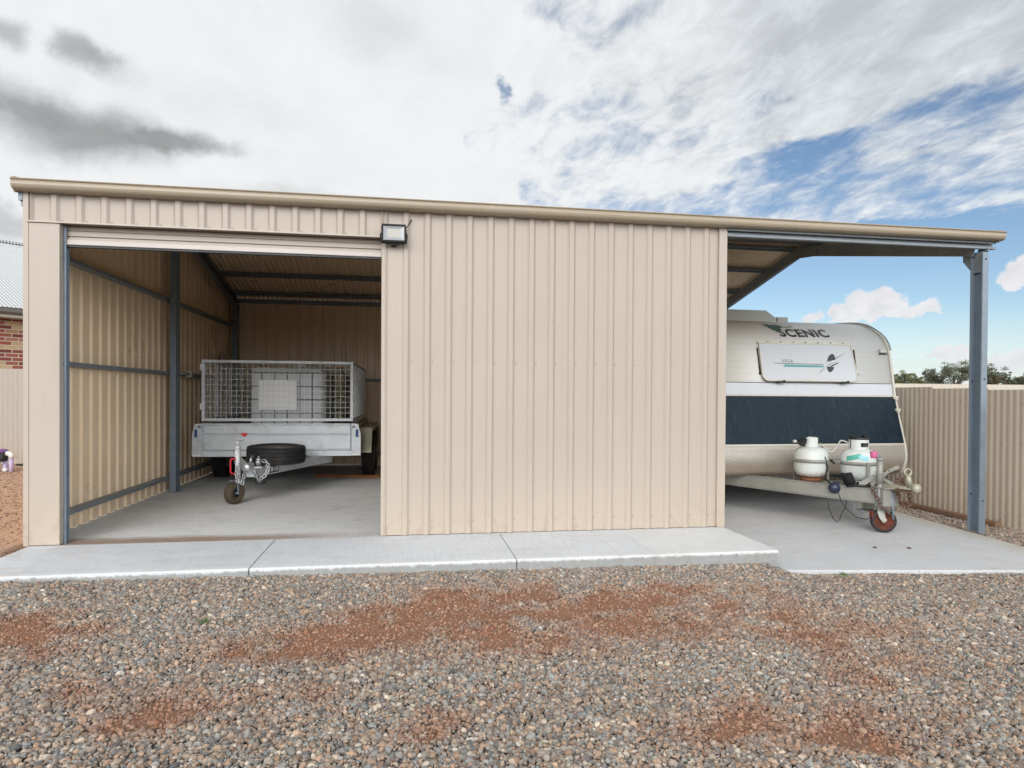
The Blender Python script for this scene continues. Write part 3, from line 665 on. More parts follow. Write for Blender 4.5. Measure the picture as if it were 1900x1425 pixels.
# floodlight
fl = thing('floodlight', 'black framed floodlight with pale lens on the wall beside the roller door', 'floodlight', (-.12, -.03, 2.6))
T = Matrix.Translation((-.121, -.085, 2.597)) @ Matrix.Rotation(R(-4), 4, 'X')
q = MB(); q.prism(rounded(.205, .150, .012), (0, -.002, 0), (0, .022, 0)); q.box(-.08, .08, .022, .035, -.05, .05)
for z in (-.069, .069): q.box(-.101, .101, -.016, -.001, z - .0085, z + .0085)
for x in (-.096, .096): q.box(x - .0085, x + .0085, -.0158, -.001, -.0625, .0625)
for k in range(9): q.box(-.07 + .0165 * k, -.066 + .0165 * k, .035, .045, -.05, .05)
mb = MB().merge(q, T); o = mb.build('housing', M['matt_black'], fl); bevel(o, .003)
M['lens'] = simple('frosted_lens', rgb(150, 153, 156), .25, 0, .03)
M['led'] = simple('led_plate', rgb(166, 163, 155), .3, 0, .03)
q = MB(); q.add([(-.09, -.0125, -.063), (.09, -.0125, -.063), (.09, -.0125, .063), (-.09, -.0125, .063), (-.055, -.006, -.035), (.055, -.006, -.035), (.055, -.006, .04), (-.055, -.006, .04)], [(0, 1, 5, 4), (1, 2, 6, 5), (2, 3, 7, 6), (3, 0, 4, 7)]); q.add([(-.055, -.0062, -.035), (.055, -.0062, -.035), (.055, -.0062, .04), (-.055, -.0062, .04)], [(0, 1, 2, 3)], 1)
q.prism([(-.09, -.063), (.09, -.063), (.09, .063), (-.09, .063)], (0, -.0125, 0), (0, -.0128, 0)) if False else None
MB().merge(q, T).build('lens', [M['lens'], M['led']], fl)
q = MB(); q.tube([(-.106, .0, 0), (-.112, 0, -.02), (-.106, .0, -.082), (-.03, .01, -.088), (.03, .01, -.088), (.106, 0, -.082), (.112, 0, -.02), (.106, 0, 0)], .006, 6); q.box(-.02, .02, -.005, .085, -.096, -.088)
MB().merge(q, T).build('bracket', M['matt_black'], fl)
MB().tube([(-.05, -.06, 2.64), (-.01, -.05, 2.665), (.010, -.04, 2.70), (.022, -.02, 2.73), (.03, .0, 2.74)], .005, 6).build('cable', M['black'], fl)

# power fittings on the side wall
po = thing('power_outlet', 'small white power outlet with grey conduit on the left interior wall', 'power outlet', (-2.86, 3.4, 1.47))
mb = MB(); mb.box(-2.905, -2.83, 3.46, 3.56, 1.435, 1.525); bevel(mb.build('outlet_box', M['grey_pl'], po), .008)
MB().tube([(-2.86, 3.03, 1.48), (-2.86, 3.46, 1.48)], .016, 8).build('conduit', M['grey_pl'], po)
eb = thing('meter_board', 'flat cream board fixed high in the far left corner behind the trailer', 'board', (-2.9, 5.4, 1.6))
mb = MB(); mb.box(-2.915, -2.885, 5.13, 5.62, 1.35, 1.87); bevel(mb.build('board', M['cream'], eb), .004)
# ------------------------------------------------------------------ cage trailer in the open bay
def tyre_mb(r, w, rim_r, c, axis, treads=44, mi=0):
    """tyre with shoulder, side walls and cut tread blocks"""
    mb = MB(); h = w / 2
    prof = [(rim_r, -h * .80), (rim_r + .012, -h * .92), (r * .80, -h), (r * .93, -h * .96), (r * .985, -h * .80), (r, -h * .55), (r, -h * .52), (r - .007, -h * .50), (r - .007, -h * .44), (r, -h * .42), (r, -h * .06), (r - .007, -h * .04),
            (r - .007, h * .04), (r, h * .06), (r, h * .42), (r - .007, h * .44), (r - .007, h * .50), (r, h * .52), (r, h * .55), (r * .985, h * .80), (r * .93, h * .96), (r * .80, h), (rim_r + .012, h * .92), (rim_r, h * .80)]
    mb.lathe(prof, c, axis, 48, mi)
    ax = Vector(axis).normalized(); a = ax.cross(Vector((0, 0, 1)) if abs(ax.z) < .9 else Vector((1, 0, 0))).normalized(); b = ax.cross(a)
    for k in range(treads):
        q = 2 * math.pi * k / treads
        for lo, hi, sk in ((-.93, -.53, .05), (-.41, -.07, -.05), (.07, .41, .05), (.53, .93, -.05)):
            d = math.pi / treads * .62; vs = []
            for hh, e in ((lo, 0), (hi, sk)):
                rr = r * (.995 if abs(hh) < .8 else .975)
                for s_, ad in ((-1, .000), (1, .000)):
                    for dr in (0, .006):
                        qq = q + s_ * d + e
                        vs.append(Vector(c) + ax * (hh * h) + (a * math.cos(qq) + b * math.sin(qq)) * (rr + dr))
            mb.add(vs, [(1, 3, 7, 5), (0, 1, 5, 4), (2, 6, 7, 3), (0, 2, 3, 1), (4, 5, 7, 6)], mi)
    return mb
def rim_mb(rr, w, c, axis, mi=0):
    mb = MB(); h = w / 2
    mb.lathe([(rr + .004, h * .82), (rr - .004, h * .86), (rr - .02, h * .6), (rr - .025, h * .3), (rr * .62, h * .18), (rr * .55, h * .42), (rr * .3, h * .45), (.035, h * .45), (.03, h * .7), (0, h * .72)], c, axis, 36, mi)
    mb.lathe([(rr + .004, -h * .82), (rr - .02, -h * .6), (rr - .025, h * .3)], c, axis, 36, mi)
    ax = Vector(axis).normalized(); a = ax.cross(Vector((0, 0, 1)) if abs(ax.z) < .9 else Vector((1, 0, 0))).normalized(); b = ax.cross(a)
    for k in range(5):
        q = 2 * math.pi * k / 5; mb.lathe([(.010, h * .42), (.010, h * .58), (0, h * .6)], Vector(c) + (a * math.cos(q) + b * math.sin(q)) * rr * .42, axis, 6, mi, False)
    return mb
def wheel(parent, r, w, rim_r, c, axis, rubber='rubber', rim='trl2', name='wheel'):
    t = tyre_mb(r, w, rim_r, c, axis).build(name, M[rubber], parent)
    rim_mb(rim_r, w, c, axis).build('rim', M[rim], t); return t
def link_pts(c, d, up, L, Wd, n=6):
    d = Vector(d).normalized(); s = d.cross(Vector(up)).normalized(); pts = []
    for sgn in (1, -1):
        for i in range(n + 1):
            q = -math.pi / 2 + math.pi * i / n
            pts.append(Vector(c) + d * (sgn * (L / 2 - Wd / 2) + sgn * math.cos(q) * Wd / 2) + s * (sgn * math.sin(q) * Wd / 2))
    return pts
def chain_mb(path, L=.05, Wd=.032, r=.005, mi=0):
    """links laid along a polyline, alternately turned a quarter"""
    P = [Vector(p) for p in path]; mb = MB(); acc = [0]
    for a, b in zip(P, P[1:]): acc.append(acc[-1] + (b - a).length)
    def at(s):
        for i in range(len(P) - 1):
            if s <= acc[i + 1] or i == len(P) - 2:
                t = (s - acc[i]) / max(1e-6, acc[i + 1] - acc[i]); return P[i].lerp(P[i + 1], t), (P[i + 1] - P[i]).normalized()
    s = L / 2; k = 0
    while s < acc[-1]:
        c, d = at(s); up = Vector((.3, 1, .2)) if k % 2 else Vector((1, -.3, .4)); up = (up - d * up.dot(d)).normalized()
        mb.tube(link_pts(c, d, up, L, Wd), r, 6, mi, closed=True); s += L * .70; k += 1
    return mb

tr = thing('trailer', 'galvanised tandem box trailer with mesh cage and spare tyre on its drawbar', 'trailer', (-1.65, 3.05, 0))
XL, XR, YF, YB = -2.585, -.715, 3.05, 5.58
# tray: floor, front panel with pressed folds, sides, end plates
mb = MB(); mb.box(XL, XR, YF + .01, YB, .455, .475); mb.box(XL - .01, XL + .03, YF, YB, .42, .84); mb.box(XR - .03, XR + .01, YF, YB, .42, .84); mb.box(XL, XR, YB - .03, YB, .42, .84)
o = mb.build('tray', M['trl'], tr); bevel(o, .006)
mb = MB(); mb.box(XL + .02, XR - .02, YF - .008, YF + .02, .495, .840)
mb.prism([(0, -.006), (.024, 0), (.024, .018), (0, .018)], (XL + .02, YF - .008, .825), (XR - .02, YF - .008, .825))
mb.prism([(0, 0), (.024, .002), (.024, .016), (0, .026)], (XL + .02, YF - .008, .695), (XR - .02, YF - .008, .695))
mb.prism([(0, -.004), (.022, 0), (.022, .012), (0, .018)], (XL + .02, YF - .008, .498), (XR - .02, YF - .008, .498))
for x in (XL + .02, XR - .032): mb.box(x, x + .012, YF - .034, YF - .006, .50, .838)
o = mb.build('front_panel', M['trl'], tr); bevel(o, .003)
mb = MB(); mb.box(XL - .06, XR + .06, YF - .006, YF + .03, .415, .490); o = mb.build('front_beam', M['trl'], tr); bevel(o, .004)
for s, x in ((-1, XL), (1, XR)):
    mb = MB(); x0 = x - s * .006; x1 = x + s * .112
    pl = [(x0, .492), (x1, .418), (x1, .70), (x1 - s * .035, .835), (x0 + s * .015, .845), (x0, .82)]; pl[1] = (x1, .418); pl[0] = (x0, .418)
    k = len(pl); mb.add([(a, YF - .012, b) for a, b in pl] + [(a, YF + .03, b) for a, b in pl], [tuple(range(k)), tuple(range(k, 2 * k))[::-1]] + [(i, (i + 1) % k, k + (i + 1) % k, k + i) for i in range(k)])
    o = mb.build('end_plate', M['trl'], tr); bevel(o, .005)
    mb = MB(); xc = x + s * .062; mb.box(xc - .017, xc + .017, YF - .020, YF - .013, .665, .765); bevel(mb.build('reflector', M['blue'], tr), .003)
    mb = MB(); mb.box(x1 - s * .01 - .0, x1 - s * .115, YF - .015, YF - .0125, .424, .446) if s > 0 else mb.box(x1 + .008, x1 + .115, YF - .015, YF - .0125, .424, .446); mb.build('reflector', M['white'], tr)
    mb = MB(); mb.tube([(x + s * .03, YF - .016, .80), (x + s * .012, YF - .022, .815), (x + s * .008, YF - .022, .78)], .006, 6); mb.lathe([(.012, 0), (.012, .012), (0, .012)], (x + s * .03, YF - .012, .80), (0, -1, 0), 10); mb.build('latch', M['galv'], tr)
    # rope rail along the side
    mb = MB(); mb.tube([(x + s * .055, YF + .05, .80), (x + s * .055, YB - .05, .80)], .014, 8); mb.build('rope_rail', M['trl2'], tr)
    for k in range(4):
        yy = YF + .3 + k * .58; MB().beam((x + s * .01, yy, .80), (x + s * .055, yy, .80), .03, .008).build('rail_bracket', M['trl2'], tr)
    # mudguard over the two wheels: folded plate
    xi = x + s * .03; xo = x + s * (.238 if s > 0 else .180); side = [(3.20, .45), (3.42, .765), (5.36, .765), (5.56, .45)]
    mb = MB()
    for (ya, za), (yb, zb) in zip(side, side[1:]):
        mb.add([(xi, ya, za), (xo, ya, za), (xo, yb, zb), (xi, yb, zb), (xi, ya, za - .006), (xo, ya, za - .006), (xo, yb, zb - .006), (xi, yb, zb - .006)], [(0, 1, 2, 3), (7, 6, 5, 4), (0, 4, 5, 1), (2, 6, 7, 3)])
    drop = [(3.20, .45), (3.42, .765), (5.36, .765), (5.56, .45), (5.50, .45), (5.33, .715), (3.45, .715), (3.26, .45)]
    k = len(drop); mb.add([(xo - s * q, a, b) for q in (0, .005) for a, b in drop], [(0, 1, 6, 7), (1, 2, 5, 6), (2, 3, 4, 5), (15, 14, 9, 8), (14, 13, 10, 9), (13, 12, 11, 10)])
    mb.build('mudguard', M['trl2'], tr)
    for yy in (4.38, 5.06): wheel(tr, .315, .185, .19, (x + s * (.138 if s > 0 else .095), yy, .318), (s, 0, 0))
MB().beam((XL, 4.38, .318), (XR, 4.38, .318), .05, .05).build('axle', M['galv_dark'], tr); MB().beam((XL, 5.06, .318), (XR, 5.06, .318), .05, .05).build('axle', M['galv_dark'], tr)
# drawbar
CP = Vector((-1.735, 1.99, .335))
for x in (XL + .35, XR - .30):
    mb = MB(); mb.beam((CP.x + (.02 if x > CP.x else -.02), CP.y + .03, .335), (x, YF + .25, .372), .045, .115); bevel(mb.build('drawbar', M['trl'], tr), .006)
mb = MB(); mb.box(CP.x - .10, CP.x + .10, CP.y - .01, CP.y + .16, .39, .40); mb.box(CP.x - .05, CP.x + .05, CP.y - .03, CP.y, .285, .39); o = mb.build('drawbar_plate', M['trl'], tr); bevel(o, .003)
# hitch: coupling body, lever, actuator
mb = MB()
mb.tube([CP + Vector((.01, .06, .085)), CP + Vector((.0, -.04, .085)), CP + Vector((-.01, -.13, .075))], [.036, .040, .046], 14)
mb.lathe([(.0, .05), (.03, .045), (.048, .02), (.050, -.03), (.040, -.04)], CP + Vector((-.01, -.15, .075)), (0, 0, 1), 16)
mb.tube([CP + Vector((.0, -.06, .13)), CP + Vector((.0, -.01, .175)), CP + Vector((.03, .06, .18))], [.014, .014, .010], 8)
mb.tube([CP + Vector((.06, .02, .10)), CP + Vector((.085, -.05, .10)), CP + Vector((.085, -.08, .145))], [.026, .03, .022], 10)
mb.lathe([(0, 0), (.026, .003), (.026, .05), (.012, .055), (.012, .075), (0, .08)], CP + Vector((.085, -.05, .11)), (0, 0, 1), 12)
mb.box(CP.x - .06, CP.x + .13, CP.y - .10, CP.y + .08, .392, .408)
mb.build('coupling', M['chain'], tr)
MB().tube([CP + Vector((-.05, -.05, .18)), CP + Vector((-.02, -.07, .205)), CP + Vector((.05, -.05, .20)), CP + Vector((.06, .0, .165))], .007, 6).build('brake_cable', M['black'], tr)
mb = MB(); mb.tube([CP + Vector((-.07, -.12, .075)), CP + Vector((.16, -.06, .07))], .007, 6); mb.build('hitch_pin', M['rust'], tr)
mb = chain_mb([CP + Vector((.02, -.03, .0)), CP + Vector((.10, -.10, -.075)), CP + Vector((.17, -.09, -.02)), CP + Vector((.20, -.07, .06)), CP + Vector((.17, -.06, .13)), CP + Vector((.12, -.05, .135))]); mb.build('safety_chain', M['chain'], tr)
mb = chain_mb([CP + Vector((-.10, -.14, .12)), CP + Vector((-.13, -.15, .02)), CP + Vector((-.11, -.17, -.08)), CP + Vector((-.06, -.17, -.10)), CP + Vector((-.05, -.12, .0)), CP + Vector((-.03, -.05, .05))]); mb.build('safety_chain', M['chain'], tr)
MB().tube([CP + Vector((.05, -.02, -.05)), CP + Vector((.06, -.03, -.12)), CP + Vector((.11, -.03, -.13)), CP + Vector((.16, -.02, -.11))], .012, 8).build('brake_cable', M['black'], tr)
# plate on the drawbar with two letters
pl = [Vector((-1.59, 2.13, .0)), Vector((-1.47, 2.27, .0))]
a = Vector((-1.703, 2.02, .335)); bdir = (Vector((XR - .30, YF + .25, .372)) - Vector((CP.x + .02, CP.y + .03, .335))).normalized(); sdn = bdir.cross(Vector((0, 0, 1))).normalized()
mb = MB(); c0 = Vector((CP.x + .02, CP.y + .03, .335)) + bdir * .23 + sdn * .0235; c1 = c0 + bdir * .16
for q0, q1, z0, z1, mi, e in ((0, .16, -.042, .042, 0, 0), (.012, .060, -.028, .03, 1, .0006), (.10, .148, -.028, .03, 1, .0006), (.07, .09, -.02, .02, 1, .0006)):
    A = c0 + bdir * q0 + sdn * e; B = c0 + bdir * q1 + sdn * e
    mb.add([A + Vector((0, 0, z0)), B + Vector((0, 0, z0)), B + Vector((0, 0, z1)), A + Vector((0, 0, z1))], [(0, 1, 2, 3)], mi)
mb.build('sticker', [M['black'], M['trl']], tr, recalc=False)
# jockey wheel
jk = Vector((-1.885, 1.87, 0))
mb = MB(); mb.tube([jk + Vector((.028, .02, .275)), jk + Vector((.022, .03, .645))], .029, 16); mb.tube([jk + Vector((.022, .03, .645)), jk + Vector((.022, .03, .70))], .016, 10); mb.lathe([(.034, 0), (.034, .02)], jk + Vector((.022, .03, .62)), (0, 0, 1), 16); mb.tube([jk + Vector((.028, .02, .24)), jk + Vector((.028, .02, .30))], .024, 14)
jp = mb.build('jockey_post', M['trl'], tr)
mb = MB(); mb.tube([jk + Vector((.022, .03, .695)), jk + Vector((.075, .01, .70)), jk + Vector((.09, .005, .715)), jk + Vector((.098, 0, .75))], .008, 8); mb.build('crank', M['chain'], jp)
MB().lathe([(0, .0), (.016, .0), (.018, .012), (.032, .020), (.036, .030), (.030, .038), (0, .040)], jk + Vector((.098, 0, .748)), (0, 0, 1), 16).build('crank_knob', M['red'], jp)
MB().tube([jk + Vector((0, .0, .50)), jk + Vector((-.035, -.01, .50)), jk + Vector((-.044, -.01, .48)), jk + Vector((-.044, -.01, .36)), jk + Vector((-.035, -.01, .34)), jk + Vector((0, 0, .335))], .010, 8).build('clamp_handle', M['red'], jp)
mb = MB(); mb.box(jk.x - .006, jk.x + .006, jk.y - .002, jk.y + .001, .50, .56); mb = MB(); mb.add([(jk.x + .022 + .0305 * math.cos(q), jk.y + .03 + .0305 * math.sin(q), z) for z in (.47, .59) for q in np.linspace(R(215), R(275), 6)], [(i, i + 1, 7 + i, 6 + i) for i in range(5)])
mb.add([(jk.x + .022 + .031 * math.cos(q), jk.y + .03 + .031 * math.sin(q), z) for z in (.48, .51) for q in np.linspace(R(225), R(270), 6)], [(i, i + 1, 7 + i, 6 + i) for i in range(5)], 1)
mb.build('warning_label', [M['white'], M['red']], jp, recalc=False)
ax = Vector((.86, -.50, 0)).normalized(); wc = jk + Vector((-.005, 0, .122))
t = tyre_mb(.118, .078, .05, wc, ax, 22).build('jockey_wheel', M['rubber_dusty'], tr)
rim_mb(.052, .06, wc, ax).build('rim', M['black'], t)
mb = MB()
for s in (-1, 1): mb.beam(wc + ax * s * .055 + Vector((0, 0, -.015)), wc + ax * s * .050 + Vector((0, 0, .135)), .024, .005, up=ax)
mb.beam(wc - ax * .052 + Vector((0, 0, .135)), wc + ax * .052 + Vector((0, 0, .135)), .03, .006); mb.tube([wc - ax * .065, wc + ax * .065], .008, 8)
mb.build('fork', M['galv'], tr)
# spare wheel lying flat on the drawbar
sc = Vector((-1.565, 2.50, .497)); ax = Vector((.02, -.05, 1)).normalized()
wheel(tr, .335, .195, .20, sc, ax, 'rubber', 'rim_dark', 'spare_wheel'); MB().tube([sc - ax * .17, sc + ax * .03], .02, 8).build('spare_mount', M['galv_dark'], tr)
# cage
cz0, cz1 = .872, 1.655; fx0, fx1 = XL - .0, XR + .01; fw = .036
def frame(p0, p1, name='cage_frame'):
    """rectangular tube frame standing between p0 and p1 (xy)"""
    mb = MB(); a = Vector((*p0, 0)); b = Vector((*p1, 0)); d = (b - a).normalized(); e = d * fw / 2
    for z in (cz0 + fw / 2, cz1 - fw / 2): mb.beam(a + Vector((0, 0, z)), b + Vector((0, 0, z)), .030, fw)
    for q in (a + e, b - e): mb.beam(q + Vector((0, 0, cz0 + fw)), q + Vector((0, 0, cz1 - fw)), .029, fw, up=d)
    L = (b - a).length
    if L > 2.0:
        for k in (1, 2, 3): q = a + d * L * k / 4; mb.beam(q + Vector((0, 0, cz0 + fw)), q + Vector((0, 0, cz1 - fw)), .028, .03, up=d)
    f = mb.build(name, M['trl'], tr); bevel(f, .003)
    w = MB(); nv = int((L - 2 * fw) / .0635); nh = int((cz1 - cz0 - 2 * fw) / .069)
    for k in range(nv + 1):
        q = a + d * (fw + (L - 2 * fw) * k / nv); w.tube([q + Vector((0, 0, cz0 + fw)), q + Vector((0, 0, cz1 - fw))], .0028, 5, caps=False)
    sd_ = d.cross(Vector((0, 0, 1))) * .004
    for k in range(1, nh):
        z = cz0 + fw + (cz1 - cz0 - 2 * fw) * k / nh; w.tube([a + d * fw + sd_ + Vector((0, 0, z)), b - d * fw + sd_ + Vector((0, 0, z))], .0028, 5, caps=False)
    w.build('mesh_infill', M['wire'], f, recalc=False)
frame((fx0, YF + .012), (fx1, YF + .012)); frame((fx1 - .015, YF + .03), (fx1 - .015, YB - .02)); frame((fx0 + .015, YB - .02), (fx0 + .015, YF + .03)); frame((fx1, YB - .002), (fx0, YB - .002))
for z in (1.02, 1.52): 
    mb = MB(); mb.box(fx0 - .018, fx0 - .001, YF - .005, YF + .025, z, z + .08); mb.build('hinge', M['white'], tr)
mb = MB(); mb.box(fx1, fx1 + .02, YF - .006, YF + .03, 1.22, 1.27); mb.build('latch', M['galv'], tr)

# ------------------------------------------------------------------ two caged liquid containers riding in the trailer
M['hdpe'] = simple('milky_plastic_tank', rgb(212, 215, 217), .45, 0, .08, 3)
M['hdpe_y'] = simple('yellowed_plastic_tank', rgb(206, 200, 172), .5, 0, .1, 3)
M['plate'] = simple('bare_metal_label_plate', rgb(250, 250, 250), .35, 0, .04)
def tote(label, x0, x1, y0, y1, z0, z1, mat, plate):
    t = thing('liquid_container', label, 'container', ((x0 + x1) / 2, y0, z0 - .1), 0, 'caged liquid containers in the trailer')
    cx, cy = (x0 + x1) / 2, (y0 + y1) / 2; w, d = x1 - x0, y1 - y0
    mb = MB(); rp = rounded(w, d, .09, 6); n = len(rp)
    zs = [(z0, .93), (z0 + .02, .985), (z0 + .06, 1), (z1 - .13, 1), (z1 - .07, .985), (z1 - .03, .95), (z1 - .01, .88)]
    vs = [(cx + p[0] * s, cy + p[1] * s, z) for z, s in zs for p in rp]
    mb.add(vs, [(j * n + i, j * n + (i + 1) % n, (j + 1) * n + (i + 1) % n, (j + 1) * n + i) for j in range(len(zs) - 1) for i in range(n)], 0, True)
    mb.add(vs, [tuple(range(n))[::-1], tuple(range((len(zs) - 1) * n, len(zs) * n))])
    tank = mb.build('tank', mat, t)
    MB().lathe([(.12, 0), (.12, .03), (.085, .03), (.085, .07), (0, .075)], (cx + .1, cy, z1 - .012), (0, 0, 1), 24).build('filler_cap', M['white'], tank)
    mb = MB(); g = .014; r = .009
    loop = [(cx + p[0] * 1.03, cy + p[1] * 1.03) for p in rounded(w, d, .08, 3)]
    for k in range(6):
        z = z0 + .03 + (z1 - z0 - .12) * k / 5; mb.tube([(x, y, z) for x, y in loop], r, 6, closed=True)
    for k in range(1, 6):
        f = k / 6
        for p in ((x0 + w * f, y0 - g, 0), (x0 + w * f, y1 + g, 0)): mb.tube([(p[0], p[1], z0), (p[0], p[1], z1 - .09)], r * .8, 6)
    for k in range(1, 7):
        f = k / 7
        for xx in (x0 - g, x1 + g): mb.tube([(xx, y0 + d * f, z0), (xx, y0 + d * f, z1 - .09)], r * .8, 6)
    mb.tube([(x0, cy, z1 + .0), (x1, cy, z1 + .0)], r, 6)
    mb.build('cage', M['galv_dark'], t)
    mb = MB(); mb.box(x0, x1, y0, y1, z0 - .10, z0 - .08); mb.box(x0, x1, y0, y1, z0 - .02, z0 - .001)
    for xx in (x0, cx - .05, x1 - .1): mb.box(xx, xx + .1, y0 + .002, y1 - .002, z0 - .08, z0 - .02)
    mb.build('pallet', M['galv_dark'], t)
    if plate:
        mb = MB(); mb.box(plate[0], plate[1], y0 - g - .014, y0 - g - .010, plate[2], plate[3])
        bevel(mb.build('label_plate', M['plate'], t), .003)
tote('milky caged tank with blank bright metal plate, directly behind the trailer mesh', -2.08, -1.11, 3.38, 4.50, .58, 1.60, M['hdpe'], (-1.955, -1.47, 1.01, 1.41))
tote('yellowed caged tank standing behind the tank with the bright plate', -1.95, -.98, 4.58, 5.30, .58, 1.64, M['hdpe_y'], None)
pk = thing('timber_plank', 'short brown timber plank on the shed floor in front of the trailer wheel', 'plank', (-.87, 4.08, 0))
mb = MB(); mb.beam((-1.33, 4.25, .021), (-.39, 3.99, .021), .09, .040); bevel(mb.build('plank', M['timber'], pk), .004)
# ------------------------------------------------------------------ caravan under the carport (local frame: x across, y towards its rear, z up from the slab)
cv = thing('caravan', 'white caravan with dark blue stone guard parked under the carport', 'caravan', (4.76, 1.3, -.13), R(1.5))
KEY = [(.30, .418), (.16, .422), (.068, .437), (.0, .472), (-.028, .532), (-.050, .60), (-.053, .655), (-.045, .72), (-.030, .79), (.066, 1.108), (.141, 1.39), (.187, 1.648), (.228, 1.86), (.268, 1.99), (.338, 2.10), (.468, 2.20), (.67, 2.30), (.92, 2.355), (1.3, 2.385)]
def catmull(P, k=5):
    out = []
    for i in range(len(P) - 1):
        p0, p1, p2, p3 = P[max(i - 1, 0)], P[i], P[i + 1], P[min(i + 2, len(P) - 1)]
        for j in range(k):
            t = j / k; out.append(tuple(.5 * (2 * b + (c - a) * t + (2 * a - 5 * b + 4 * c - d) * t * t + (3 * b - a - 3 * c + d) * t ** 3) for a, b, c, d in zip(p0, p1, p2, p3)))
    return out + [P[-1]]
FR = catmull(KEY); HW = 1.21
fz = [q[1] for q in FR if q[1] > .655]; fy = [q[0] for q in FR if q[1] > .655]
fz2 = [q[1] for q in FR]; fy2 = [q[0] for q in FR]
def yf(z): return float(np.interp(z, fz, fy))
def slope_n(z):
    a, b = yf(z - .02), yf(z + .02); v = Vector((0, b - a, .04)).normalized(); return Vector((0, -v.z, v.y))     # outward normal
PROF = FR + [(2.4, 2.41), (3.6, 2.40), (4.4, 2.34), (4.75, 2.20), (4.86, 1.9), (4.90, 1.0), (4.88, .418)]
M['cara'] = None
def cara_mat(name, col, rib=0.0, grime=.35):
    m, b, p = base_mat(name); pos = wpos(b); x, y, z = b.xyz(pos)
    n = b.noise(b.mapping(pos, (9, 9, .8)), 1.0, 7, .65); n2 = b.noise(pos, 2.5, 6, .6)
    c = b.mixc(b.m('MULTIPLY', b.sstep(n, .5, .8), grime * .6), col, rgb(176, 172, 162))
    c = b.mixc(b.m('MULTIPLY', b.sstep(n2, .5, .8), .3), c, rgb(196, 190, 176))
    if rib:
        s = b.m('FRACT', b.m('MULTIPLY', z, 1 / rib)); g = b.sstep(b.m('ABSOLUTE', b.m('SUBTRACT', s, .5)), .40, .49)
        c = b.mixc(b.m('MULTIPLY', g, .09), c, rgb(120, 120, 118)); b.put(p.inputs['Normal'], b.bump(b.m('SUBTRACT', 1, g), .25, .003))
    b.put(p.inputs['Base Color'], c); b.put(p.inputs['Roughness'], b.m('MULTIPLY_ADD', n, .3, .25)); p.inputs['Specular IOR Level'].default_value = .5
    return m
M['clad'] = cara_mat('ribbed_caravan_cladding', rgb(200, 201, 198), .075)
M['cpanel'] = cara_mat('caravan_panel', rgb(188, 192, 197))
M['ctrim'] = cara_mat('caravan_trim', rgb(198, 194, 182), 0, .5)
def checker_plate():
    m, b, p = base_mat('checker_plate'); pos = wpos(b); x, y, z = b.xyz(pos)
    u = b.m('MULTIPLY', x, 46); v = b.m('MULTIPLY', z, 46)
    fu = b.m('FLOOR', u); fv = b.m('FLOOR', v); par = b.m('MODULO', b.m('ABSOLUTE', b.m('ADD', fu, fv)), 2)
    lu = b.m('SUBTRACT', b.m('FRACT', u), .5); lv = b.m('SUBTRACT', b.m('FRACT', v), .5)
    def bar(sx):
        a = b.m('ADD', lu, b.m('MULTIPLY', lv, sx)); d = b.m('SUBTRACT', lu, b.m('MULTIPLY', lv, sx))
        return b.m('MULTIPLY', b.sstep(b.m('ABSOLUTE', a), .26, .14), b.sstep(b.m('ABSOLUTE', d), .80, .60))
    h = b.m('ADD', b.m('MULTIPLY', bar(1), par), b.m('MULTIPLY', bar(-1), b.m('SUBTRACT', 1, par)))
    n = b.noise(pos, 5, 7, .65); low = b.sstep(b.m('ADD', z, b.m('MULTIPLY_ADD', n, .2, -.1)), .56, .30)
    c = b.mixc(h, rgb(176, 171, 162), rgb(212, 207, 198)); c = b.mixc(b.m('MULTIPLY', low, .7), c, rgb(156, 132, 104)); c = b.mixc(b.m('MULTIPLY', b.sstep(n, .5, .75), .5), c, rgb(178, 160, 136))
    b.put(p.inputs['Base Color'], c); p.inputs['Metallic'].default_value = .5; b.put(p.inputs['Roughness'], b.m('MULTIPLY_ADD', n, .3, .28))
    b.put(p.inputs['Normal'], b.bump(h, .8, .004)); return m
M['checker'] = checker_plate()
def guard_mat():
    m, b, p = base_mat('blue_stone_guard'); pos = wpos(b); x, y, z = b.xyz(pos)
    n = b.noise(b.mapping(pos, (26, 26, .9)), 1.0, 8, .7); n2 = b.noise(b.mapping(pos, (6, 6, .6)), 1.0, 4, .6); n3 = b.noise(pos, 60, 4, .7)
    c = b.mixc(n2, rgb(12, 26, 36), rgb(24, 42, 54)); c = b.mixc(b.m('MULTIPLY', b.sstep(n, .50, .82), .26), c, rgb(96, 112, 124))
    c = b.mixc(b.m('MULTIPLY', b.sstep(n3, .6, .8), .2), c, rgb(120, 120, 115))
    w = b.m('SINE', b.m('MULTIPLY', x, 150))
    b.put(p.inputs['Base Color'], c); b.put(p.inputs['Roughness'], b.m('MULTIPLY_ADD', n, .35, .35)); p.inputs['Specular IOR Level'].default_value = .22
    b.put(p.inputs['Normal'], b.bump(w, .16, .003)); return m
M['guard'] = guard_mat()
def strip(z0, z1, x0, x1, off=0.0, k=14, prof=None):
    """band of the front face between two heights"""
    zs = np.linspace(z0, z1, k); vs = []
    for z in zs:
        n = slope_n(z) if z > .70 else Vector((0, -1, 0))
        for x in (x0, x1): vs.append(Vector((x, yf(z), z)) + n * off)
    return vs, [(2 * i, 2 * i + 1, 2 * i + 3, 2 * i + 2) for i in range(k - 1)]
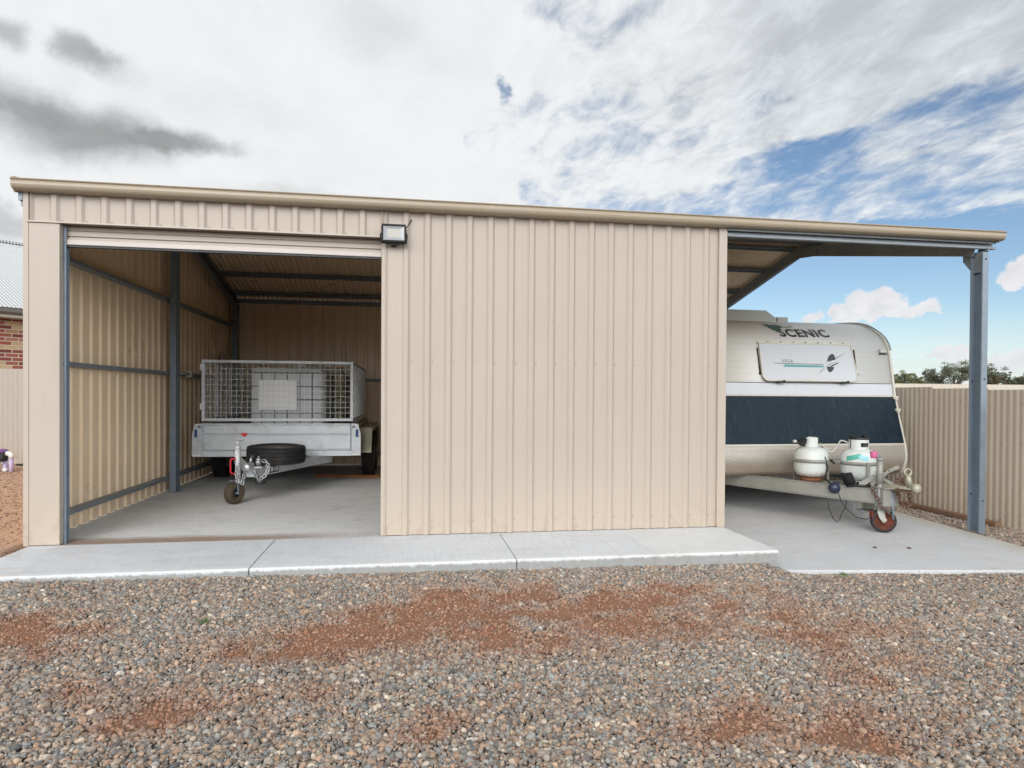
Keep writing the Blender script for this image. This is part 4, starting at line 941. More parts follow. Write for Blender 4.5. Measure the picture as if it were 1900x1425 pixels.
# body shell
k = len(PROF); mb = MB()
vs = [(s * HW, y, z) for s in (-1, 1) for y, z in PROF]
mb.add(vs, [(i, i + 1, k + i + 1, k + i) for i in range(k - 1)], 0, True)
mb.add(vs, [tuple(range(k)), tuple(range(k, 2 * k))[::-1]]); mb.add([(s * HW, y, .418) for s in (-1, 1) for y in (.30, 4.88)], [(0, 1, 3, 2)])
mb.build('body', M['clad'], cv, local=True)
mb = MB(); i0 = 0; lowp = [(y - .004, z - (.004 if z < .5 else 0)) for y, z in FR if z < .80]
mb.add([(s * (HW - .02), y, z) for y, z in lowp for s in (-1, 1)], [(2 * i, 2 * i + 1, 2 * i + 3, 2 * i + 2) for i in range(len(lowp) - 1)], 0, True); mb.build('checker_plate', M['checker'], cv, local=True, recalc=False)
vs, fs = strip(.805, 1.362, -HW + .02, HW - .015, .022); mb = MB().add(vs, fs)
v2 = [Vector(v) + Vector((0, .020, 0)) for v in vs]; mb.add(vs + v2, [(0, 1, len(vs) + 1, len(vs)), (len(vs) - 2, len(vs) - 1, 2 * len(vs) - 1, 2 * len(vs) - 2)] + [(2 * i + e, 2 * i + 2 + e, len(vs) + 2 * i + 2 + e, len(vs) + 2 * i + e) for i in range(13) for e in (0, 1)])
mb.build('stone_guard', M['guard'], cv, local=True)
vs, fs = strip(1.385, 1.525, -HW + .01, HW - .02, .004, 6); MB().add(vs, fs).build('lower_panel', M['cpanel'], cv, local=True, recalc=False)
mb = MB(); mb.tube([(-HW + .01, yf(1.53) - .002, 1.53), (HW - .02, yf(1.53) - .002, 1.53)], .004, 6); mb.build('seam', M['black'], cv, local=True)
for z, hh, o_ in ((1.372, .022, .012), (.792, .030, .012)):
    mb = MB(); mb.prism([(-o_ - .012, -hh / 2), (o_, -hh / 2), (o_ + .006, 0), (o_, hh / 2), (-o_ - .012, hh / 2)], (-HW, yf(z), z), (HW, yf(z), z)); mb.build('front_moulding', M['ctrim'], cv, local=True)
# edge mouldings round the sides
for s in (-1, 1):
    mb = MB(); pts = [(s * (HW + .004), y, z) for y, z in PROF]; mb.tube([(p[0], p[1] - .004, p[2]) for p in pts], .017, 8); mb.build('edge_moulding', M['ctrim'], cv, local=True)
mb = MB(); mb.tube([(HW + .014, y - .030, z + .012) for y, z in FR if z > 1.93], .008, 6); mb.build('awning_rail', M['galv_dark'], cv, local=True)
# front hatch: hinged shutter with frame, arms and catches
def hat(x, t, o=0.0):
    z = 1.545 + t * .455; n = slope_n(1.77); p0 = Vector((0, yf(1.545), 1.545)) + slope_n(1.545) * .055; p1 = Vector((0, yf(2.0), 2.0)) + slope_n(2.0) * .022
    return p0.lerp(p1, t) + Vector((x, 0, 0)) + n * o
out = []
for cx, ct, a0 in ((.685 - .07, .07 / .455, 270), (.675, 1, None), (-.575, 1, None), (-.585 + .07, .07 / .455, 180)):
    if a0 is None: out.append((cx, ct))
    else:
        for i in range(7): q = R(a0 + 90 * i / 6); out.append((cx + .07 * math.cos(q), ct + .07 / .455 * math.sin(q)))
k = len(out); mb = MB(); A = [hat(x, t, 0) for x, t in out]; B_ = [hat(x, t, -.024) for x, t in out]
mb.add(A + B_, [tuple(range(k)), tuple(range(k, 2 * k))[::-1]] + [(i, (i + 1) % k, k + (i + 1) % k, k + i) for i in range(k)])
hatch = mb.build('window_hatch', M['cpanel'], cv, local=True); bevel(hatch, .006)
mb = MB(); mb.tube([hat(x, t, .001) for x, t in out], .011, 6, closed=True); mb.build('hatch_frame', M['ctrim'], hatch, local=True)
mb = MB(); mb.prism([(-.012, -.012), (.012, -.012), (.012, .012), (-.012, .012)], hat(-.585, 1.03, -.01), hat(.685, 1.03, -.01)); 
for i in range(7): mb.lathe([(.008, 0), (.008, .005), (0, .006)], hat(-.45 + .17 * i, 1.04, .004), (0, -1, .2), 6, 1, False)
mb.build('hatch_hinge', [M['ctrim'], M['black']], hatch, local=True)
for x in (-.60, .715):
    mb = MB(); mb.tube([(x, yf(1.95) - .012, 1.95), (x + (.0 if x < 0 else -.012), yf(1.64) - .02, 1.63)], .008, 6); mb.lathe([(.013, 0), (.013, .02), (0, .02)], (x, yf(1.64) - .005, 1.64), (0, -1, 0), 8); mb.build('hatch_arm', M['black'], cv, local=True)
for x in (-.36, .50):
    mb = MB(); p = hat(x, -.03, 0); mb.box(p.x - .05, p.x + .05, p.y - .008, p.y + .014, p.z - .014, p.z + .010); mb.box(p.x + .02, p.x + .05, p.y - .012, p.y, p.z - .004, p.z + .02); mb.build('hatch_catch', M['black'], cv, local=True)
# lettering and emblem
M['ink'] = simple('charcoal_vinyl', rgb(44, 46, 50), .4, 0, .1); M['teal'] = simple('teal_vinyl', rgb(82, 150, 146), .45, 0, .2, 30); M['tealdark'] = simple('grey_green_vinyl', rgb(64, 92, 92), .45, 0, .3, 40)
def text_mesh(body, width, height, shear=0.0, weight=0.0):
    cu_ = bpy.data.curves.new('lettering', 'FONT'); cu_.body = body; cu_.size = 1; cu_.shear = shear; cu_.offset = weight; cu_.resolution_u = 3; cu_.space_character = 1.12
    o = bpy.data.objects.new('lettering_tmp', cu_); COL.objects.link(o); bpy.context.view_layer.update()
    me = bpy.data.meshes.new_from_object(o.evaluated_get(bpy.context.evaluated_depsgraph_get()))
    bpy.data.objects.remove(o); bpy.data.curves.remove(cu_)
    bm = bmesh.new(); bm.from_mesh(me); bpy.data.meshes.remove(me)
    x0 = min(v.co.x for v in bm.verts); x1 = max(v.co.x for v in bm.verts); y0 = min(v.co.y for v in bm.verts); y1 = max(v.co.y for v in bm.verts)
    for v in bm.verts: v.co.x = (v.co.x - x0) / (x1 - x0) * width; v.co.y = (v.co.y - y0) / (y1 - y0) * height
    for i in range(1, 8): bmesh.ops.bisect_plane(bm, geom=bm.verts[:] + bm.edges[:] + bm.faces[:], plane_co=(0, height * i / 8, 0), plane_no=(0, 1, 0))
    return bm
def on_front(bm, x0, z0, name, mat, parent=cv, roll=0.0, surf=None, off=.005):
    me = bpy.data.meshes.new(name)
    for v in bm.verts:
        u, w = v.co.x, v.co.y
        if surf: v.co = surf(u, w)
        else:
            z = z0 + w + u * roll; n = slope_n(z); v.co = Vector((x0 + u, yf(z), z)) + n * off
    bm.to_mesh(me); bm.free(); me.materials.append(mat); o = bpy.data.objects.new(name, me); COL.objects.link(o); o.parent = parent; MATW[o.name] = MATW[cv.name]; return o
on_front(text_mesh('SCENIC', .70, .112, .12, .032), -.222, 2.095, 'lettering', M['ink'], roll=.012)
def hs(x, z): return hat(x, (z - 1.545) / .455, .0025)
bm = text_mesh('VEGA', .145, .038, .1, .0); on_front(bm, 0, 0, 'lettering', M['tealdark'], hatch, surf=lambda u, w: hs(-.30 + u, 1.766 + w))
def decal(polys, surf, name, mat, parent, sub=6):
    mb = MB()
    for poly in polys:
        k = len(poly); mb.add([surf(*p) for p in poly], [tuple(range(k))])
    o = mb.build(name, mat, parent, local=True, recalc=False); return o
decal([[(-.41, 1.752), (.245, 1.746), (.245, 1.752), (-.41, 1.758)]], hs, 'pinstripe', M['ink'], hatch)
decal([[(-.30, 1.712), (.24, 1.712), (.262, 1.735), (-.272, 1.742)]], hs, 'teal_stripe', M['teal'], hatch)
def ell(cx, cz, a, b_, t0, t1, tilt, n=14):
    pts = []
    for i in range(n + 1):
        q = R(t0 + (t1 - t0) * i / n); x = a * math.cos(q); z = b_ * math.sin(q); pts.append((cx + x * math.cos(tilt) - z * math.sin(tilt), cz + x * math.sin(tilt) + z * math.cos(tilt)))
    return pts
decal([ell(.362, 1.785, .052, .105, 28, 192, -.45), ell(.352, 1.752, .050, .105, 208, 352, -.42), [(.155, 1.632), (.30, 1.735), (.50, 1.805), (.318, 1.748), (.20, 1.672)], [(.26, 1.752), (.45, 1.84), (.60, 1.905), (.44, 1.826)], [(.33, 1.728), (.46, 1.778), (.47, 1.772), (.36, 1.722)]], lambda x, z: hs(x, z), 'emblem', M['ink'], hatch)
def fs_(x, z): return Vector((x, yf(z), z)) + slope_n(z) * .005
lf = [(-.31, 2.285), (-.27, 2.272), (-.25, 2.28), (-.22, 2.262), (-.20, 2.266), (-.178, 2.24), (-.16, 2.236), (-.165, 2.205), (-.18, 2.165), (-.205, 2.178), (-.222, 2.152), (-.24, 2.186), (-.268, 2.190), (-.268, 2.210), (-.295, 2.222), (-.285, 2.240), (-.312, 2.258)]
lf2 = [(-.19, 2.268), (-.14, 2.278), (-.105, 2.262), (-.07, 2.255), (-.085, 2.232), (-.12, 2.222), (-.15, 2.205), (-.17, 2.235)]
def tri_decal(polys, name, mat):
    bm = bmesh.new()
    for poly in polys: bm.faces.new([bm.verts.new((x, z, 0)) for x, z in poly])
    bmesh.ops.triangulate(bm, faces=bm.faces[:])
    for z in np.arange(2.15, 2.31, .012): bmesh.ops.bisect_plane(bm, geom=bm.verts[:] + bm.edges[:] + bm.faces[:], plane_co=(0, z, 0), plane_no=(0, 1, 0))
    me = bpy.data.meshes.new(name)
    for v in bm.verts: v.co = fs_(v.co.x, v.co.y)
    bm.to_mesh(me); bm.free(); me.materials.append(mat); o = bpy.data.objects.new(name, me); COL.objects.link(o); o.parent = cv; MATW[o.name] = MATW[cv.name]
tri_decal([lf, lf2], 'leaf_emblem', M['tealdark'])
tri_decal([[(-.07, 2.236), (.02, 2.226), (.02, 2.231), (-.06, 2.246)], [(-.04, 2.245), (.07, 2.262), (.13, 2.268), (.05, 2.255)], [(0, 2.225), (.06, 2.24), (.055, 2.246)]], 'leaf_emblem', M['ink'])
# clearance lamp, side catches, roof hatch
mb = MB(); p = fs_(1.125, 1.94); mb.box(p.x - .047, p.x + .047, p.y - .022, p.y + .03, p.z - .025, p.z + .028); o = mb.build('clearance_lamp', M['grey_pl'], cv, local=True); bevel(o, .012, 3)
mb = MB(); mb.box(p.x - .05, p.x + .05, p.y - .026, p.y + .03, p.z - .042, p.z - .026); mb.build('lamp_base', M['black'], o, local=True)
for z in (1.21, 1.36):
    mb = MB(); p = fs_(HW - .01, z); mb.box(p.x - .035, p.x + .03, p.y - .04, p.y + .01, p.z - .016, p.z + .016); mb.box(p.x - .02, p.x + .01, p.y - .048, p.y - .03, p.z - .04, p.z + .01); mb.build('guard_catch', M['ctrim'], cv, local=True)
mb = MB(); pr = [(-1.0, 2.40), (.55, 2.40), (.545, 2.50), (.38, 2.605), (-1.0, 2.605)]
k = 5; mb.add([(x, y, z) for y in (1.62, 2.35) for x, z in pr], [tuple(range(k)), tuple(range(k, 2 * k))[::-1]] + [(i, (i + 1) % k, k + (i + 1) % k, k + i) for i in range(k)])
M['hood'] = simple('grey_roof_hood', rgb(172, 172, 164), .5, 0, .12)
o = mb.build('roof_vent', M['hood'], cv, local=True); bevel(o, .008); mb = MB(); mb.box(.56, .73, 1.62, 2.2, 2.38, 2.515); bevel(mb.build('roof_vent', M['hood'], cv, local=True), .006)
# chassis: A frame, cross members, wheels
def rail(p0, p1, w=.05, h=.145, m='trl'):
    mb = MB(); mb.prism([(q[0] - w / 2, q[1]) for q in cprof(h, w, .005, .010)], p0, p1); return mb
mbl = MB(); mbl.beam((-1.02, .42, .375), (-.085, -1.21, .362), .05, .125); mbl.beam((-1.04, .45, .308), (-.09, -1.20, .294), .064, .010); mbl.beam((-1.04, .45, .442), (-.09, -1.20, .428), .064, .010)
M['aframe'] = simple('weathered_silver_paint', rgb(150, 150, 144), .5, .2, .2, 5, .1, 60, .4, grime=rgb(108, 96, 82), g_amt=.5)
o = mbl.build('a_frame', M['aframe'], cv, local=True); bevel(o, .004)
mbr = MB(); mbr.beam((1.0, .42, .375), (-.0, -1.21, .362), .05, .145); o = mbr.build('a_frame', M['aframe'], cv, local=True); bevel(o, .004)
for y, hw in ((-.42, .50), (-.74, .33)):
    mb = MB(); mb.beam((-hw, y, .392), (hw, y, .392), .10, .05); bevel(mb.build('cross_member', M['aframe'], cv, local=True), .004)
mb = MB(); mb.box(-.13, .05, -1.27, -1.14, .275, .45); mb.box(-.14, .08, -1.30, -1.10, .450, .462); mb.box(-.12, .10, -1.10, -.90, .446, .458); bevel(mb.build('nose_plate', M['aframe'], cv, local=True), .006)
for x in (-.9, .9): mb = MB(); mb.beam((x, .4, .36), (x, 4.8, .36), .05, .12); mb.build('chassis_rail', M['galv_dark'], cv, local=True)
for s in (-1, 1):
    t = tyre_mb(.32, .185, .18, (s * 1.0, 2.9, .32), (s, 0, 0)).build('wheel', M['rubber'], cv, local=True); rim_mb(.18, .185, (s * 1.0, 2.9, .32), (s, 0, 0)).build('rim', M['trl2'], t, local=True)
    mb = MB(); mb.beam((s * .95, 4.6, .36), (s * .95, 4.6, .0), .04, .04, up=(0, 1, 0)); mb.build('corner_steady', M['galv_dark'], cv, local=True)
MB().beam((-1, 2.9, .32), (1, 2.9, .32), .06, .06).build('axle', M['galv_dark'], cv, local=True)
mb = MB(); mb.tube([(-.55, .2, .28), (-.48, -.05, .285), (-.40, -.4, .29)], .010, 6); mb.tube([(-1.1, .7, .36), (-.9, .2, .30), (-.2, -1.02, .285)], .006, 6); mb.build('brake_line', M['galv_dark'], cv, local=True)
# jockey wheel
wc = Vector((-.055, -1.18, .120)); ax = Vector((-.42, -.88, 0)).normalized()
mb = MB(); mb.tube([(-.118, -1.20, .50), (-.118, -1.20, .735)], .029, 16); mb.tube([(-.118, -1.20, .23), (-.118, -1.20, .50)], .023, 14); mb.tube([(-.118, -1.20, .73), (-.118, -1.20, .755)], .034, 16); mb.lathe([(.040, 0), (.040, .014)], (-.118, -1.20, .60), (0, 0, 1), 16); jp = mb.build('jockey_post', M['aframe'], cv, local=True)
mb = MB(); mb.lathe([(0, 0), (.026, 0), (.03, .02), (.036, .06), (.03, .066), (0, .068)], (-.165, -1.17, .75), (0, 0, 1), 14); mb.tube([(-.118, -1.20, .755), (-.118, -1.20, .775), (-.165, -1.17, .77)], .008, 6, 1); mb.build('crank_knob', [M['pink'], M['galv']], jp, local=True)
mb = tyre_mb(.118, .058, .092, wc, ax, 2); M['rub_plain'] = simple('hard_rubber', rgb(40, 36, 36), .7, 0, .2)
mb = MB(); mb.lathe([(.090, .028), (.108, .030), (.117, .022), (.119, 0), (.117, -.022), (.108, -.030), (.090, -.028)], wc, ax, 40); t = mb.build('jockey_wheel', M['rub_plain'], cv, local=True)
M['rustred'] = simple('red_rusty_paint', rgb(116, 60, 44), .75, 0, .4, 18, .3, 80, .3, grime=rgb(70, 40, 34), g_amt=.8, g_lo=.35, g_hi=.65, g_scale=14)
mb = MB(); mb.lathe([(.092, .024), (.084, .026), (.078, .010), (.04, .006), (.028, .024), (0, .026)], wc, ax, 36); mb.lathe([(.092, -.024), (.078, -.010), (.03, -.02), (0, -.02)], wc, ax, 36); mb.build('rim', M['rustred'], t, local=True)
mb = MB(); M['fork'] = simple('chalky_grey_paint', rgb(168, 170, 160), .55, 0, .15)
side = -ax.cross(Vector((0, 0, 1))).normalized()
for s in (-1, 1):
    P = wc + ax * s * .042
    a = [P + side * -.070 + Vector((0, 0, .16)), P + side * -.066 + Vector((0, 0, .09)), P + side * -.045 + Vector((0, 0, .03)), P + side * -.010 + Vector((0, 0, -.018))]
    b2 = [P + side * .004 + Vector((0, 0, .16)), P + side * .0 + Vector((0, 0, .09)), P + side * .006 + Vector((0, 0, .045)), P + side * .022 + Vector((0, 0, .010))]
    vs = []; fs = []
    for e in (-.003, .003): vs += [q + ax * e for q in a] + [q + ax * e for q in b2]
    for i in range(3): fs += [(i, i + 1, 5 + i, 4 + i), (8 + i, 12 + i, 13 + i, 9 + i), (i, 8 + i, 9 + i, i + 1), (4 + i, 5 + i, 13 + i, 12 + i)]
    fs += [(3, 11, 15, 7), (0, 4, 12, 8)]
    mb.add(vs, fs); mb.lathe([(.012, 0), (.012, .010), (.006, .016), (0, .016)], P, ax * s, 8, 0, False)
cpt = wc + side * -.035 + Vector((0, 0, .16)); mb.beam(cpt - ax * .046, cpt + ax * .046, .09, .008); mb.tube([cpt, cpt + Vector((0, 0, .05))], .026, 12)
mb.build('fork', M['fork'], cv, local=True)
mb = MB(); mb.box(-.175, -.148, -1.165, -1.13, .15, .215); mb.build('wheel_guard', M['rustred'], cv, local=True)
# handbrake, coupling with upright lock ring, chains
mb = MB(); mb.beam((-.13, -1.10, .47), (-.02, -1.20, .62), .028, .034); mb.beam((-.02, -1.20, .62), (.075, -1.22, .665), .028, .034); mb.beam((-.20, -1.02, .46), (-.09, -1.12, .56), .008, .05); mb.beam((-.09, -1.12, .57), (.03, -1.30, .46), .008, .03); o = mb.build('handbrake', M['aframe'], cv, local=True); bevel(o, .003)
mb = MB(); mb.prism([(-.035, 0), (.035, 0), (.028, .03), (-.028, .03)], (-.03, -1.15, .462), (.045, -1.44, .462)); mb.lathe([(.0, .075), (.03, .07), (.045, .04), (.046, 0), (.036, -.01)], (.055, -1.47, .455), (0, 0, 1), 18)
mb.tube([(.035, -1.42, .49), (.02, -1.42, .545), (.004, -1.42, .60)], [.030, .026, .024], 12); mb.tube([(.004 + .038 * math.cos(q), -1.42, .635 + .032 * math.sin(q)) for q in np.linspace(0, 6.283, 18)[:-1]], .011, 8, closed=True)
mb.build('coupling', M['trl2'], cv, local=True)
mb = MB(); mb.box(-.06, .11, -1.50, -1.24, .442, .452); mb.tube([(.07, -1.47, .52), (.075, -1.47, .56)], .008, 6); mb.build('coupling_base', M['rust'], cv, local=True)
mb = chain_mb([(-.19, -1.16, .46), (-.175, -1.2, .40), (-.15, -1.22, .33), (-.12, -1.25, .26), (-.06, -1.27, .20)], .05, .034, .0055); mb.build('safety_chain', M['rust'], cv, local=True)
mb = chain_mb([(.0, -1.30, .44), (-.0, -1.32, .36), (.02, -1.33, .29), (.07, -1.34, .27), (.11, -1.34, .32), (.11, -1.33, .40), (.08, -1.32, .43)], .05, .036, .006); mb.merge(chain_mb([(-.02, -1.30, .52), (.0, -1.32, .56), (.03, -1.33, .545), (.02, -1.34, .49), (-.02, -1.32, .44)], .05, .036, .006)); mb.build('safety_chain', M['rust'], cv, local=True)
mb = MB(); mb.tube([(-.16, -1.19, .44), (-.15, -1.21, .33), (-.125, -1.23, .27), (-.05, -1.24, .21), (-.02, -1.24, .235)], .010, 8); mb.tube([(-.03, -1.27, .42), (-.025, -1.275, .15)], .010, 8); mb.build('tie_rod', M['galv'], cv, local=True)
# stand, wiring, plug, box
mb = MB(); mb.box(-.03, .05, -.93, -.85, .19, .36); mb.box(-.085, .085, -.975, -.835, .165, .182); mb.build('stand_leg', M['aframe'], cv, local=True)
mb = MB()
mb.tube([(-.50, -.93, .29), (-.49, -.94, .21), (-.46, -.96, .12), (-.43, -.985, .075), (-.40, -.985, .10), (-.37, -.98, .17), (-.32, -.97, .22), (-.305, -.965, .29)], .0045, 6)
mb.tube([(-.37, -.92, .37), (-.355, -.95, .28), (-.32, -1.0, .20), (-.26, -1.06, .135), (-.20, -1.12, .125), (-.15, -1.16, .165), (-.14, -1.17, .22)], .0045, 6)
mb.tube([(-.30, -.6, .72), (-.27, -.62, .60), (-.28, -.60, .47), (-.30, -.72, .43), (-.36, -.86, .44)], .010, 6)
mb.build('wiring', M['black'], cv, local=True)
mb = MB(); axp = Vector((-.5, -.85, .05)).normalized(); mb.lathe([(0, 0), (.05, 0), (.058, .015), (.058, .055), (.04, .075), (.016, .085), (0, .086)], (-.33, -.80, .405), axp, 20); mb.box(-.36, -.31, -.86, -.82, .45, .475); bevel(mb.build('plug_socket', simple('navy_plastic', rgb(38, 44, 66), .35), cv, local=True), .003)
mb = MB(); T = Matrix.Translation((-.20, -.86, .49)) @ Matrix.Rotation(R(-28), 4, 'Y') @ Matrix.Rotation(R(20), 4, 'Z'); q = MB(); q.box(-.05, .05, -.035, .035, -.065, .065); q.add([(-.05, -.02, .065), (.01, -.02, .065), (-.045, -.02, .115), (-.05, .02, .065), (.01, .02, .065), (-.045, .02, .115)], [(0, 1, 2), (5, 4, 3), (0, 3, 4, 1), (1, 4, 5, 2), (2, 5, 3, 0)]); mb.merge(q, T); bevel(mb.build('breakaway_box', M['black'], cv, local=True), .006)
mb = MB(); mb.tube([(-.12, -.88, .46), (-.06, -.98, .47), (-.04, -1.06, .455)], .016, 6); mb.tube([(-.3, -.95, .44), (-.2, -1.03, .455), (-.09, -1.08, .452)], .012, 6); mb.build('wiring', M['black'], cv, local=True)
mb = MB(); mb.tube([(-.235, -.99, .28), (-.235, -.99, .22), (-.25, -.99, .205), (-.235, -.99, .19), (-.22, -.99, .205), (-.235, -.99, .22)], .003, 5); mb.box(-.185, -.15, -1.03, -1.02, .165, .20); mb.build('wire_clip', M['galv'], cv, local=True)
# bottle holders: hoop and upright straps, belong to the A frame
B1 = Vector((-.345, -.44, .438)); B2 = Vector((.042, -.70, .432)); BR = .176
for c, a_up, nm in ((B1, R(-62), 0), (B2, R(-100), 1)):
    mb = MB(); zb = .222
    pr = [(BR + .004, zb - .018), (BR + .010, zb - .018), (BR + .010, zb + .018), (BR + .004, zb + .018), (BR + .004, zb - .018)]
    mb.lathe(pr, c, (0, 0, 1), 40)
    d = Vector((math.cos(a_up), math.sin(a_up), 0)); p0 = c + d * (BR + .014)
    mb.beam(p0 + Vector((0, 0, -.01)), p0 + Vector((0, 0, zb + .018)), .006, .036, up=Vector((-d.y, d.x, 0)))
    mb.beam(c - d * (BR + .014) + Vector((0, 0, -.01)), c - d * (BR + .014) + Vector((0, 0, zb)), .006, .036, up=Vector((-d.y, d.x, 0)))
    mb.build('bottle_bracket', M['aframe'], cv, local=True)
mb = MB(); mb.beam(B1 + Vector((BR + .0, -.01, .23)), B2 + Vector((-BR, .06, .225)), .012, .03); mb.tube([B1 + Vector((BR * .8, -.10, .245)), B1 + Vector((.25, -.12, .25)), B2 + Vector((-.17, .0, .235))], .009, 6); mb.build('bottle_bracket', M['aframe'], cv, local=True)

# ------------------------------------------------------------------ gas bottles
M['bottle'] = simple('pale_bottle_enamel', rgb(206, 211, 209), .35, 0, .06, 5, 0, 60, .5, grime=rgb(170, 172, 160), g_amt=.4)
def bottle_mat():
    m, b, p = base_mat('worn_bottle_enamel'); pos = wpos(b); z = b.xyz(pos)[2]; n = b.noise(pos, 12, 7, .7); s = b.noise(b.mapping(pos, (30, 30, 5)), 1, 5, .7)
    c = b.mixc(b.m('MULTIPLY', b.sstep(n, .45, .75), .35), rgb(205, 210, 206), rgb(172, 172, 158))
    low = b.sstep(b.m('ADD', z, b.m('MULTIPLY_ADD', s, .16, -.08)), .42, .32); c = b.mixc(low, c, b.mixc(n, rgb(176, 116, 62), rgb(120, 76, 44)))
    c = b.mixc(b.m('MULTIPLY', b.sstep(b.noise(pos, 60, 3, .6), .66, .72), .7), c, rgb(96, 74, 56))
    b.put(p.inputs['Base Color'], c); p.inputs['Roughness'].default_value = .4; return m
M['bottle_worn'] = bottle_mat()
WM = MATW[cv.name]
def bottle(label, c, mat, worn):
    p = WM @ c; t = thing('gas_bottle', label, 'gas bottle', p, R(1.5), 'gas bottles on the caravan drawbar')
    prof = [(0, .028), (.06, .030), (.115, .042), (.150, .066), (.168, .10), (BR, .14), (BR, .215), (BR + .0015, .22), (BR, .225), (BR, .285), (.168, .315), (.150, .342), (.118, .362), (.07, .374), (0, .376)]
    MB().lathe(prof, (0, 0, 0), (0, 0, 1), 48).build('body', mat, t, local=True)
    mb = MB(); mb.lathe([(.105, 0), (.112, 0), (.112, .032), (.106, .034), (.105, .0)], (0, 0, 0), (0, 0, 1), 36); mb.build('foot_ring', M['rust_orange'] if worn else mat, t, local=True)
    mb = MB(); r = .074 if worn else .098; a0, a1 = (R(-170), R(80)) if worn else (R(-178), R(170)); n = 40; vs = []; fs = []
    for i in range(n + 1):
        q = a0 + (a1 - a0) * i / n; top = .476
        for rr in (r - .003, r):
            vs += [(rr * math.cos(q), rr * math.sin(q), .352), (rr * math.cos(q), rr * math.sin(q), top)]
    for i in range(n):
        o = 4 * i; hole = (R(-60 if worn else -118) < a0 + (a1 - a0) * (i + .5) / n < R(5 if worn else -58))
        def quad(z0, z1):
            k = len(vs); q0 = a0 + (a1 - a0) * i / n; q1 = a0 + (a1 - a0) * (i + 1) / n
            for q in (q0, q1):
                for rr in (r - .003, r): vs.extend([(rr * math.cos(q), rr * math.sin(q), z0), (rr * math.cos(q), rr * math.sin(q), z1)])
            fs.extend([(k + 2, k + 6, k + 7, k + 3), (k, k + 1, k + 5, k + 4), (k + 1, k + 3, k + 7, k + 5), (k, k + 4, k + 6, k + 2), (k, k + 2, k + 3, k + 1), (k + 4, k + 5, k + 7, k + 6)])
        if hole and worn: quad(.352, .402)
        elif hole: quad(.352, .395); quad(.440, .476)
        else: quad(.352, .476)
    col = MB().add(vs, fs).build('collar', mat, t, local=True)
    mb = MB(); mb.tube([(0, 0, .37), (0, 0, .43)], .016, 10); mb.tube([(-.04, 0, .41), (.05, 0, .41)], .013, 8); mb.lathe([(0, 0), (.028, 0), (.028, .018), (0, .02)], (0, 0, .43), (0, 0, 1), 12)
    mb.build('valve', simple('brass_valve', rgb(150, 128, 78), .35, .7), t, local=True); return t, col
t, c_ = bottle('gas bottle with rust stained base and hooked open collar', B1, M['bottle_worn'], True)
mb = MB(); mb.add([(-.09, -.02, .375), (-.09, -.06, .46), (-.20, -.04, .425), (-.09, .06, .375), (-.09, .05, .46), (-.19, .03, .425)], [(0, 1, 2), (5, 4, 3), (0, 2, 5, 3), (1, 4, 5, 2), (0, 3, 4, 1)]); mb.build('valve_cover', M['black'], t, local=True)
mb = MB(); mb.tube([(-.19, -.01, .43), (-.225, -.01, .435)], .016, 8); mb.build('valve_knob', M['grey_pl'], t, local=True)
t, c_ = bottle('gas bottle with black capped collar and faded teal label', B2, M['bottle'], False)
mb = MB(); mb.lathe([(.0, .495), (.096, .495), (.101, .49), (.101, .474), (.0, .474)], (0, 0, 0), (0, 0, 1), 32); mb.box(-.096, -.05, -.03, .03, .49, .512); mb.box(.05, .096, -.03, .03, .49, .512); mb.build('collar_cap', M['black'], t, local=True)
mb = MB(); vs = []; fs = []
PR = [(BR, .285), (.168, .315), (.150, .342), (.118, .362)]
def bpt(q, z, o=.002): 
    r = float(np.interp(z, [.2, .285, .315, .342, .362], [BR, BR, .168, .150, .118])); return ((r + o) * math.cos(q), (r + o) * math.sin(q), z)
def patch(q0, q1, zf, h, mi, n=12, m_=4):
    g = [[bpt(R(q0 + (q1 - q0) * i / n), zf(i / n) + h * j / m_) for j in range(m_ + 1)] for i in range(n + 1)]; vs = [p for r_ in g for p in r_]
    mb.add(vs, [(i * (m_ + 1) + j, (i + 1) * (m_ + 1) + j, (i + 1) * (m_ + 1) + j + 1, i * (m_ + 1) + j + 1) for i in range(n) for j in range(m_)], mi, True)
patch(-168, -122, lambda t: .245 + .035 * t, .052, 0); patch(-128, -98, lambda t: .268 - .02 * t, .055, 1)
mb.build('label', [simple('teal_label', rgb(78, 168, 150), .5, 0, .35, 40), simple('pale_blue_label', rgb(150, 204, 214), .5, 0, .15, 30)], t, local=True, recalc=False)
gh = thing('gas_hose', 'thin white hose looping between the two gas bottles', 'hose', WM @ Vector((-.2, -.5, .85)))
mb = MB(); P = [Vector(q) for q in ((-.235, -.44, .845), (-.22, -.50, .80), (-.19, -.55, .76), (-.15, -.56, .775), (-.115, -.58, .84), (-.10, -.60, .885), (-.06, -.63, .875), (-.03, -.66, .855), (.0, -.69, .845))]
P = [Vector(q) for q in catmull([tuple(p) for p in P], 4)]
mb.tube([WM @ p for p in P], .008, 8); mb.build('hose', M['grey_pl'], gh)
mb = MB(); mb.tube([WM @ Vector(q) for q in ((-.235, -.47, .81), (-.215, -.50, .74), (-.19, -.53, .68), (-.14, -.56, .63))], .010, 8); mb.build('regulator', M['black'], gh)
